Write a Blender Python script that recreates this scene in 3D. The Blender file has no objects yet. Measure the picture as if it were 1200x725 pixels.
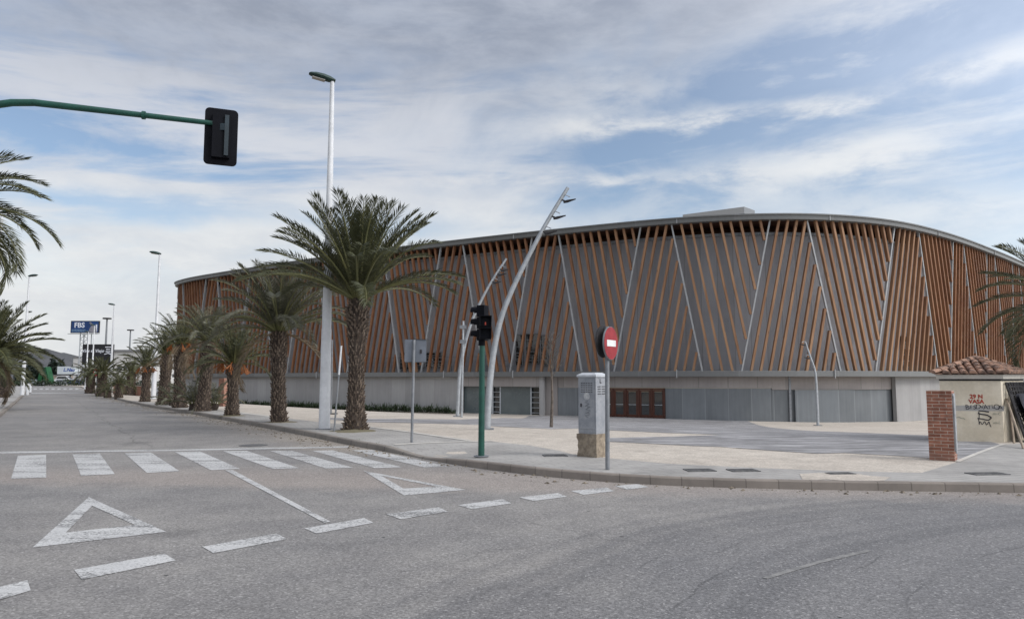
import bpy, bmesh, math, random
import numpy as np
from mathutils import Vector, Matrix
random.seed(7)
C = bpy.context.scene
col = C.collection
R = math.radians
PI = math.pi

# ------------------------------------------------------------------ camera
F = 870.0                      # focal length in photo pixels (photo is 1200 x 725)
CAMZ = 1.75
PITCH = math.atan(80.5 / F)
cam_d = bpy.data.cameras.new('camera'); cam = bpy.data.objects.new('camera', cam_d); col.objects.link(cam)
cam.location = (0, 0, CAMZ); cam.rotation_euler = (PI / 2 + PITCH, 0, 0)
cam_d.sensor_width = 36; cam_d.lens = 36 * F / 1200; cam_d.clip_end = 12000; cam_d.clip_start = 0.05
C.camera = cam
cp, sp = math.cos(PITCH), math.sin(PITCH)

def ray(px, py):
    u = (px - 600) / F; v = (362.5 - py) / F
    return Vector((u, cp - v * sp, sp + v * cp))
def at(px, py, z=0.0):                         # where the sight line meets a level surface
    d = ray(px, py); t = (z - CAMZ) / d.z
    return Vector((d.x * t, d.y * t, z))
def atY(px, py, Y):                            # where the sight line reaches a given distance
    d = ray(px, py); t = Y / d.y
    return Vector((d.x * t, Y, CAMZ + d.z * t))

# ------------------------------------------------------------------ mesh building
class MB:
    def __init__(s): s.v = []; s.f = []
    def add(s, vs, fs):
        b = len(s.v); s.v += [Vector(p) for p in vs]; s.f += [tuple(i + b for i in f) for f in fs]; return s
    def quad(s, a, b, c, d): return s.add([a, b, c, d], [(0, 1, 2, 3)])
    def hexa(s, p):                            # 8 corners: bottom ring then top ring
        return s.add(p, [(3, 2, 1, 0), (4, 5, 6, 7), (0, 1, 5, 4), (1, 2, 6, 5), (2, 3, 7, 6), (3, 0, 4, 7)])
    def box(s, c, size, ax=None):              # centre, size, axes
        c = Vector(c); X, Y, Z = ax or (Vector((1, 0, 0)), Vector((0, 1, 0)), Vector((0, 0, 1)))
        x, y, z = X * size[0] / 2, Y * size[1] / 2, Z * size[2] / 2
        return s.hexa([c - x - y - z, c + x - y - z, c + x + y - z, c - x + y - z,
                       c - x - y + z, c + x - y + z, c + x + y + z, c - x + y + z])
    def tube(s, pts, rad, n=10, cap=True):
        pts = [Vector(p) for p in pts]; m = len(pts)
        if not hasattr(rad, '__len__'): rad = [rad] * m
        b = len(s.v); up = None
        for i, p in enumerate(pts):
            t = (pts[min(i + 1, m - 1)] - pts[max(i - 1, 0)]).normalized()
            if up is None:
                a = Vector((1, 0, 0)) if abs(t.x) < .8 else Vector((0, 1, 0))
                up = t.cross(a).normalized()
            up = (up - t * up.dot(t)).normalized(); w = t.cross(up)
            for k in range(n):
                an = 2 * PI * k / n
                s.v.append(p + (up * math.cos(an) + w * math.sin(an)) * rad[i])
        for i in range(m - 1):
            for k in range(n):
                k2 = (k + 1) % n
                s.f.append((b + i * n + k, b + i * n + k2, b + (i + 1) * n + k2, b + (i + 1) * n + k))
        if cap:
            s.f.append(tuple(b + k for k in reversed(range(n)))); s.f.append(tuple(b + (m - 1) * n + k for k in range(n)))
        return s
    def disc(s, c, nrm, r, th, n=28, up=Vector((0, 0, 1))):   # a thick round plate
        c = Vector(c); nrm = Vector(nrm).normalized()
        return s.tube([c - nrm * th / 2, c + nrm * th / 2], r, n)
    def prism(s, poly, h, X, Y, O, N):         # a polygon in the plane O,X,Y pushed h along N
        n = len(poly); a = [O + X * p[0] + Y * p[1] for p in poly]; b = [q + N * h for q in a]
        return s.add(a + b, [tuple(reversed(range(n))), tuple(range(n, 2 * n))] + [(i, (i + 1) % n, n + (i + 1) % n, n + i) for i in range(n)])
    def build(s, name, m, parent=None, smooth=False, loc=None):
        off = Vector((0, 0, 0))
        if parent is not None:
            q = parent
            while q is not None: off += q.location; q = q.parent
        elif loc is not None: off = Vector(loc)
        me = bpy.data.meshes.new(name)
        me.from_pydata([tuple(p - off) for p in s.v], [], s.f)
        bm = bmesh.new(); bm.from_mesh(me); bmesh.ops.recalc_face_normals(bm, faces=bm.faces); bm.to_mesh(me); bm.free()
        me.materials.append(m)
        if smooth:
            for p in me.polygons: p.use_smooth = True
            try: me.set_sharp_from_angle(angle=R(38))
            except Exception: pass
        o = bpy.data.objects.new(name, me); col.objects.link(o)
        if parent is not None: o.parent = parent
        elif loc is not None: o.location = loc
        return o

def tag(o, label=None, cat=None, group=None, kind=None):
    if label: o['label'] = label
    if cat: o['category'] = cat
    if group: o['group'] = group
    if kind: o['kind'] = kind
    return o
def empty(name, loc, label=None, cat=None, group=None):
    o = bpy.data.objects.new(name, None); col.objects.link(o); o.location = loc; o.empty_display_size = .2
    return tag(o, label, cat, group)
def children(o): return [c for c in bpy.data.objects if c.parent == o]
def copy_tree(o, parent=None):
    kids = children(o); c = o.copy(); col.objects.link(c); c.parent = parent
    for k in kids: copy_tree(k, c)
    return c
def text_mb(body, size, O, X, Y, N, depth=.004, bold=0.0, align='CENTER', font_shear=0.0):
    cu = bpy.data.curves.new('lettering', 'FONT'); cu.body = body; cu.size = size; cu.extrude = depth / 2
    cu.align_x = align; cu.align_y = 'CENTER'; cu.offset = bold; cu.shear = font_shear; cu.resolution_u = 3
    o = bpy.data.objects.new('lettering', cu); col.objects.link(o)
    dg = bpy.context.evaluated_depsgraph_get(); me = bpy.data.meshes.new_from_object(o.evaluated_get(dg))
    mb = MB(); mb.add([O + X * v.co.x + Y * v.co.y + N * v.co.z for v in me.vertices], [tuple(p.vertices) for p in me.polygons])
    bpy.data.objects.remove(o); bpy.data.curves.remove(cu); bpy.data.meshes.remove(me)
    return mb

# ------------------------------------------------------------------ materials
class G:
    def __init__(s, tree): s.t = tree; s.n = tree.nodes; s.l = tree.links
    def put(s, sock, v):
        if v is None: return
        if hasattr(v, 'is_linked'): s.l.new(v, sock)
        elif isinstance(v, (tuple, list)):
            sock.default_value = tuple(v) + ((1,) if len(v) == 3 and len(sock.default_value) == 4 else ())
        else: sock.default_value = v
    def m(s, op, a, b=None, c=None, clamp=False):
        n = s.n.new('ShaderNodeMath'); n.operation = op; n.use_clamp = clamp
        for i, v in enumerate((a, b, c)): s.put(n.inputs[i], v)
        return n.outputs[0]
    def ss(s, x, a, b, lo=0.0, hi=1.0):
        n = s.n.new('ShaderNodeMapRange'); n.interpolation_type = 'SMOOTHSTEP'
        rev = a > b
        if rev: a, b, lo, hi = b, a, hi, lo
        for i, v in enumerate((x, a, b, lo, hi)): s.put(n.inputs[i], v)
        return n.outputs[0]
    def mix(s, f, a, b, mode='MIX'):
        n = s.n.new('ShaderNodeMix'); n.data_type = 'RGBA'; n.blend_type = mode
        s.put(n.inputs[0], f); s.put(n.inputs[6], a); s.put(n.inputs[7], b); return n.outputs[2]
    def vec(s, x, y, z):
        n = s.n.new('ShaderNodeCombineXYZ')
        for i, v in enumerate((x, y, z)): s.put(n.inputs[i], v)
        return n.outputs[0]
    def sep(s, v):
        n = s.n.new('ShaderNodeSeparateXYZ'); s.l.new(v, n.inputs[0]); return n.outputs
    def noise(s, v, scale, detail=4, rough=.55, dist=0.0):
        n = s.n.new('ShaderNodeTexNoise'); s.put(n.inputs['Vector'], v); s.put(n.inputs['Scale'], scale)
        n.inputs['Detail'].default_value = detail; n.inputs['Roughness'].default_value = rough; n.inputs['Distortion'].default_value = dist
        return n.outputs['Fac']
    def voro(s, v, scale, feature='F1', out='Distance'):
        n = s.n.new('ShaderNodeTexVoronoi'); n.feature = feature; s.put(n.inputs['Vector'], v); s.put(n.inputs['Scale'], scale); return n.outputs[out]
    def scale(s, v, k):
        n = s.n.new('ShaderNodeVectorMath'); n.operation = 'MULTIPLY'; s.l.new(v, n.inputs[0]); n.inputs[1].default_value = k; return n.outputs[0]
    def obj(s):
        return s.n.new('ShaderNodeTexCoord').outputs['Object']
    def bump(s, h, strength=.3, dist=.01):
        n = s.n.new('ShaderNodeBump'); n.inputs['Strength'].default_value = strength; n.inputs['Distance'].default_value = dist
        s.l.new(h, n.inputs['Height']); return n.outputs[0]

def new_mat(name):
    m = bpy.data.materials.new(name); m.use_nodes = True
    return m, G(m.node_tree), m.node_tree.nodes['Principled BSDF']
def pm(name, c1, c2=None, scale=3.0, rough=.7, metal=0.0, bump=0.0, bscale=40, stretch=(1, 1, 1), lo=.35, hi=.65, spec=.4, fine=.12, world=False):
    """two tones by noise, fine mottling, a little relief"""
    m, g, b = new_mat(name)
    c2 = c2 or tuple(x * .75 for x in c1)
    v = g.n.new('ShaderNodeNewGeometry').outputs['Position'] if world else g.obj()
    v = g.scale(v, stretch)
    n = g.noise(v, scale, 5, .6)
    c = g.mix(g.ss(n, lo, hi), c1, c2)
    if fine:
        f = g.noise(v, scale * 9, 3, .6)
        c = g.mix(1.0, c, g.mix(f, (1 - fine,) * 3, (1 + fine,) * 3), 'MULTIPLY')
    g.l.new(c, b.inputs['Base Color'])
    r = g.ss(n, .2, .8, max(rough - .1, .03), min(rough + .1, 1)); g.l.new(r, b.inputs['Roughness'])
    b.inputs['Metallic'].default_value = metal; b.inputs['Specular IOR Level'].default_value = spec
    if bump:
        g.l.new(g.bump(g.noise(v, bscale, 4, .6), bump, .01), b.inputs['Normal'])
    return m

def asphalt():
    m, g, b = new_mat('asphalt')
    p = g.obj(); x, y, z = g.sep(p)
    big = g.noise(p, .13, 5, .6); mid = g.noise(p, .9, 5, .65)
    c = g.mix(g.ss(big, .36, .66), (.194, .188, .185), (.240, .229, .219))
    c = g.mix(1.0, c, g.mix(g.ss(mid, .3, .7), (.86, .86, .87), (1.1, 1.1, 1.09)), 'MULTIPLY')
    oil = g.noise(p, .42, 3, .5); c = g.mix(g.ss(oil, .62, .74, 0, .4), c, (.085, .083, .082))
    # worn wheel bands sweeping round the junction
    r = g.m('SQRT', g.m('ADD', g.m('POWER', g.m('SUBTRACT', x, 9.0), 2.0), g.m('POWER', g.m('SUBTRACT', y, 1.0), 2.0)))
    wob = g.m('MULTIPLY', g.m('SUBTRACT', g.noise(p, .22, 2), .5), .9)
    rr = g.m('ADD', r, wob)
    c = g.mix(g.ss(g.m('ADD', rr, g.m('MULTIPLY', g.m('SUBTRACT', mid, .5), 1.0)), 11.2, 9.0, 0, .75), c, (.150, .149, .155))
    band = g.noise(g.vec(rr, 0.0, 0.0), 1.3, 3, .6)
    c = g.mix(g.m('MULTIPLY', g.ss(band, .42, .62, 0, .45), g.ss(r, 13.0, 10.5)), c, (.10, .10, .106))
    frac = g.m('ADD', rr, g.m('MULTIPLY', g.m('SUBTRACT', g.noise(p, 2.2, 4), .5), .16))
    for k, (rad, wd, lo_) in enumerate(((9.95, .02, .42), (9.6, .016, .47), (9.2, .022, .44), (8.35, .016, .46), (10.9, .016, .5), (7.7, .018, .45))):
        ln_ = g.ss(g.m('ABSOLUTE', g.m('SUBTRACT', frac, rad)), wd, wd * .3)
        c = g.mix(g.m('MULTIPLY', ln_, g.ss(g.noise(g.vec(g.m('ADD', x, 7.3 * k), y, 0.0), .6, 3), lo_, lo_ + .16, 0, .42)), c, (.05, .05, .052))
    # the avenue's dusty edges and a long seam
    dk = g.m('ADD', g.m('MULTIPLY', g.m('SUBTRACT', x, -2.8), .845), g.m('MULTIPLY', g.m('SUBTRACT', y, 17.7), .534))
    dust = g.m('MULTIPLY', g.ss(g.m('ADD', dk, g.m('MULTIPLY', g.m('SUBTRACT', g.noise(p, .6, 4), .5), 2.0)), -2.4, -.2), g.ss(y, 15.0, 19.0))
    c = g.mix(g.m('MULTIPLY', dust, .6), c, (.31, .27, .225))
    d2 = g.ss(g.m('ADD', g.m('SUBTRACT', y, g.m('MULTIPLY', x, -.11)), g.m('MULTIPLY', g.m('SUBTRACT', g.noise(p, .9, 4), .5), 1.2)), 11.1, 12.3)
    c = g.mix(g.m('MULTIPLY', g.m('MULTIPLY', d2, g.ss(y, 16.0, 13.2)), .5), c, (.31, .265, .235))
    seam = g.m('MULTIPLY', g.ss(g.m('ABSOLUTE', g.m('ADD', g.m('ADD', dk, 4.7), g.m('MULTIPLY', g.m('SUBTRACT', g.noise(p, .5, 4), .5), .8))), .045, .01), g.ss(y, 18.5, 20.0))
    c = g.mix(g.m('MULTIPLY', seam, .3), c, (.035, .035, .035))
    ck = g.voro(g.vec(g.m('ADD', x, g.noise(p, .8, 4)), g.m('ADD', y, g.noise(p, 1.1, 4)), 0.0), .085, 'DISTANCE_TO_EDGE')
    c = g.mix(g.m('MULTIPLY', g.m('MULTIPLY', g.ss(ck, .002, .0), .25), g.ss(g.noise(p, .2, 2), .45, .55)), c, (.03, .03, .03))
    # stone chips
    st = g.voro(p, 58, 'F1', 'Color'); sx = g.sep(st)[0]
    c = g.mix(1.0, c, g.mix(sx, (.68, .68, .68), (1.30, 1.30, 1.30)), 'MULTIPLY')
    c = g.mix(g.ss(sx, .93, .99, 0, .4), c, (.42, .41, .4))
    spot = g.voro(p, 1.1, 'F1'); c = g.mix(g.ss(spot, .035, .018, 0, .8), c, (.02, .02, .02))
    g.l.new(c, b.inputs['Base Color']); b.inputs['Roughness'].default_value = .82; b.inputs['Specular IOR Level'].default_value = .3
    g.l.new(g.bump(g.voro(p, 75), .35, .006), b.inputs['Normal'])
    return m
def paint():
    m, g, b = new_mat('road_paint'); p = g.obj(); x, y, z = g.sep(p)
    n = g.noise(p, 26, 5, .75); n2 = g.noise(p, 1.6, 4, .6)
    bandw = g.noise(g.vec(g.m('MULTIPLY', x, .5), g.m('MULTIPLY', y, 3.2), 0.0), 1.0, 3, .6); wear = g.ss(g.m('ADD', g.m('ADD', n, g.m('MULTIPLY', n2, .35)), g.m('MULTIPLY', bandw, .45)), .86, 1.03)
    c = g.mix(g.ss(n2, .3, .7), (.44, .44, .44), (.53, .53, .525)); c = g.mix(wear, c, (.16, .158, .158))
    st = g.sep(g.voro(p, 75, 'F1', 'Color'))[0]; c = g.mix(1.0, c, g.mix(st, (.86,) * 3, (1.1,) * 3), 'MULTIPLY')
    g.l.new(c, b.inputs['Base Color']); b.inputs['Roughness'].default_value = .75
    g.l.new(g.bump(g.voro(p, 75), .25, .005), b.inputs['Normal'])
    return m
def pavers(name, c1, c2, cj, sx, sy, rot, streak=0.0, joint=.02):
    m, g, b = new_mat(name); p = g.obj(); x, y, z = g.sep(p)
    ca, sa = math.cos(rot), math.sin(rot)
    u = g.m('ADD', g.m('MULTIPLY', x, ca), g.m('MULTIPLY', y, sa)); w = g.m('SUBTRACT', g.m('MULTIPLY', y, ca), g.m('MULTIPLY', x, sa))
    bt = g.n.new('ShaderNodeTexBrick'); g.l.new(g.vec(u, w, 0.0), bt.inputs['Vector'])
    bt.inputs['Scale'].default_value = 1.0; bt.inputs['Brick Width'].default_value = sx; bt.inputs['Row Height'].default_value = sy
    bt.inputs['Mortar Size'].default_value = joint; bt.inputs['Mortar Smooth'].default_value = .3; bt.inputs['Bias'].default_value = 0
    g.put(bt.inputs['Color1'], c1); g.put(bt.inputs['Color2'], c2); g.put(bt.inputs['Mortar'], cj)
    c = bt.outputs['Color']
    n = g.noise(p, .5, 5, .65); c = g.mix(1.0, c, g.mix(g.ss(n, .25, .75), (.8,) * 3, (1.16,) * 3), 'MULTIPLY')
    n2 = g.noise(p, 9, 4, .7); c = g.mix(1.0, c, g.mix(n2, (.88,) * 3, (1.12,) * 3), 'MULTIPLY')
    sn = g.noise(p, 1.1, 5, .65, .4); c = g.mix(g.ss(sn, .58, .7, 0, .35), c, tuple(q * .55 for q in c1))
    gum = g.voro(p, 1.3); c = g.mix(g.ss(gum, .05, .025, 0, .5), c, tuple(q * .4 for q in c1))
    if streak:
        s = g.noise(g.vec(g.m('MULTIPLY', u, .35), g.m('MULTIPLY', w, 2.6), 0.0), 1.0, 4, .6)
        c = g.mix(g.ss(s, .5, .66, 0, streak), c, tuple(min(1, q * 2.1) for q in c1))
        c = g.mix(g.ss(s, .45, .3, 0, streak * .8), c, tuple(q * .62 for q in c2))
        s2 = g.noise(g.vec(g.m('MULTIPLY', u, 1.1), g.m('MULTIPLY', w, 7.5), 4.0), 1.0, 5, .7)
        c = g.mix(1.0, c, g.mix(g.ss(s2, .32, .68), (.62,) * 3, (1.42,) * 3), 'MULTIPLY')
    g.l.new(c, b.inputs['Base Color']); b.inputs['Roughness'].default_value = .8; b.inputs['Specular IOR Level'].default_value = .3
    return m
def concrete_panels(name, c1, c2, px, pz, seam, ox=0.0, world=True, zo=0.0, rough=.75, metal=0.0, dirt=.35):
    """large cast or sheet panels: seams every px metres along U (uv), pz metres up"""
    m, g, b = new_mat(name)
    uv = g.n.new('ShaderNodeUVMap').outputs[0]; u, w, _ = g.sep(uv)
    p = g.vec(u, w, 0.0)
    n = g.noise(p, .35, 5, .6); c = g.mix(g.ss(n, .3, .7), c1, c2)
    cell = g.m('FLOOR', g.m('DIVIDE', u, px)); row = g.m('FLOOR', g.m('DIVIDE', g.m('ADD', w, zo), pz))
    wn = g.n.new('ShaderNodeTexWhiteNoise'); wn.noise_dimensions = '2D'; g.l.new(g.vec(cell, row, 0.0), wn.inputs['Vector'])
    c = g.mix(1.0, c, g.mix(wn.outputs['Value'], (.88,) * 3, (1.08,) * 3), 'MULTIPLY')
    st = g.noise(g.vec(g.m('MULTIPLY', u, 4.0), g.m('MULTIPLY', w, .25), 0.0), 1.0, 4, .65)
    c = g.mix(1.0, c, g.mix(g.ss(st, .3, .7), (1 - dirt * .18,) * 3, (1 + dirt * .1,) * 3), 'MULTIPLY')
    du = g.m('ABSOLUTE', g.m('SUBTRACT', g.m('FRACT', g.m('DIVIDE', u, px)), .5)); dw = g.m('ABSOLUTE', g.m('SUBTRACT', g.m('FRACT', g.m('DIVIDE', g.m('ADD', w, zo), pz)), .5))
    e = g.m('MAXIMUM', g.ss(du, .5 - .045 / px, .5 - .01 / px), g.ss(dw, .5 - .045 / pz, .5 - .01 / pz))
    c = g.mix(g.m('MULTIPLY', e, .8), c, seam)
    g.l.new(c, b.inputs['Base Color']); b.inputs['Roughness'].default_value = rough; b.inputs['Metallic'].default_value = metal
    b.inputs['Specular IOR Level'].default_value = .35
    return m
def timber():
    m, g, b = new_mat('larch_timber'); geo = g.n.new('ShaderNodeNewGeometry').outputs['Position']; x, y, z = g.sep(geo)
    pos = g.vec(x, y, g.m('MULTIPLY', z, .06))
    big = g.noise(pos, 2.3, 3, .6); oi = g.n.new('ShaderNodeObjectInfo').outputs['Random']; grain = g.noise(g.vec(g.m('MULTIPLY', x, 9.0), g.m('MULTIPLY', y, 9.0), g.m('MULTIPLY', z, .7)), 1.0, 4, .6)
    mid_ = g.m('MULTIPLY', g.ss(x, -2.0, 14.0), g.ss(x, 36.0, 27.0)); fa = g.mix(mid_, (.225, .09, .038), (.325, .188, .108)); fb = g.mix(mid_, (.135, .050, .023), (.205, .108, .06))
    c = g.mix(g.ss(g.m('ADD', big, g.m('MULTIPLY', g.m('SUBTRACT', oi, .5), .25)), .3, .7), fa, fb)
    c = g.mix(g.ss(grain, .35, .7, 0, .5), c, (.29, .165, .09))
    kn = g.voro(g.vec(g.m('MULTIPLY', x, 3.0), g.m('MULTIPLY', y, 3.0), g.m('MULTIPLY', z, 1.1)), 1.0); c = g.mix(g.ss(kn, .16, .05, 0, .6), c, (.07, .03, .015))
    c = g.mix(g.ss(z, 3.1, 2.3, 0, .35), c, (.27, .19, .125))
    g.l.new(c, b.inputs['Base Color']); b.inputs['Roughness'].default_value = .65; b.inputs['Specular IOR Level'].default_value = .3
    return m
def brick(ang=0.0):
    m, g, b = new_mat('red_brick'); p = g.obj(); x, y, z = g.sep(p); ca, sa = math.cos(ang), math.sin(ang)
    bt = g.n.new('ShaderNodeTexBrick'); g.l.new(g.vec(g.m('ADD', g.m('MULTIPLY', x, ca - sa), g.m('MULTIPLY', y, sa + ca)), z, 0.0), bt.inputs['Vector'])
    bt.inputs['Scale'].default_value = 1; bt.inputs['Brick Width'].default_value = .245; bt.inputs['Row Height'].default_value = .0655
    bt.inputs['Mortar Size'].default_value = .007; bt.inputs['Mortar Smooth'].default_value = .2
    g.put(bt.inputs['Color1'], (.22, .082, .052)); g.put(bt.inputs['Color2'], (.33, .14, .09)); g.put(bt.inputs['Mortar'], (.42, .33, .27))
    n = g.noise(p, 5, 5, .7); c = g.mix(1.0, bt.outputs['Color'], g.mix(g.ss(n, .25, .75), (.6,) * 3, (1.25,) * 3), 'MULTIPLY')
    c = g.mix(g.ss(g.noise(p, 11, 4, .7), .6, .72, 0, .5), c, (.36, .27, .22))
    c = g.mix(g.ss(g.m('ADD', z, g.m('MULTIPLY', n, .3)), .42, .12, 0, .6), c, (.26, .15, .115))
    g.l.new(c, b.inputs['Base Color']); b.inputs['Roughness'].default_value = .85
    g.l.new(g.bump(bt.outputs['Fac'], .5, -.008), b.inputs['Normal'])
    return m
def leaf(name, c1, c2):
    m, g, b = new_mat(name); p = g.obj(); n = g.noise(p, 1.6, 3, .6); n2 = g.noise(p, 14, 2)
    c = g.mix(g.ss(n, .3, .7), c1, c2); c = g.mix(1.0, c, g.mix(n2, (.7,) * 3, (1.35,) * 3), 'MULTIPLY')
    g.l.new(c, b.inputs['Base Color']); b.inputs['Roughness'].default_value = .5; b.inputs['Specular IOR Level'].default_value = .35
    return m
def glass(name, c, rough=.06):
    m, g, b = new_mat(name); g.put(b.inputs['Base Color'], c); b.inputs['Roughness'].default_value = rough; b.inputs['Specular IOR Level'].default_value = .8
    return m
def emit(name, c, k):
    m, g, b = new_mat(name); g.put(b.inputs['Base Color'], c); g.put(b.inputs['Emission Color'], c); b.inputs['Emission Strength'].default_value = k
    return m

def plaza_mat():
    m, g, b = new_mat('beige_gravel_concrete'); p = g.obj(); x, y, z = g.sep(p); ca, sa = math.cos(R(20)), math.sin(R(20))
    u = g.m('ADD', g.m('MULTIPLY', x, ca), g.m('MULTIPLY', y, sa)); w = g.m('SUBTRACT', g.m('MULTIPLY', y, ca), g.m('MULTIPLY', x, sa))
    n = g.noise(p, .3, 6, .65); c = g.mix(g.ss(n, .3, .7), (.495, .45, .395), (.42, .377, .33))
    n2 = g.noise(p, 2.2, 5, .7); c = g.mix(1.0, c, g.mix(g.ss(n2, .25, .75), (.86,) * 3, (1.1,) * 3), 'MULTIPLY')
    st = g.sep(g.voro(p, 38, 'F1', 'Color'))[0]; c = g.mix(1.0, c, g.mix(st, (.8,) * 3, (1.18,) * 3), 'MULTIPLY')
    stain = g.noise(p, .85, 4, .6, .5); c = g.mix(g.ss(stain, .6, .72, 0, .35), c, (.24, .215, .185))
    gum = g.voro(p, .9); c = g.mix(g.ss(gum, .06, .03, 0, .6), c, (.15, .135, .12))
    for q in (u, w):
        j = g.m('ABSOLUTE', g.m('SUBTRACT', g.m('FRACT', g.m('DIVIDE', q, 4.2)), .5)); c = g.mix(g.ss(j, .4955, .499, 0, .6), c, (.2, .18, .155))
    g.l.new(c, b.inputs['Base Color']); b.inputs['Roughness'].default_value = .88; b.inputs['Specular IOR Level'].default_value = .25
    return m
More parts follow.
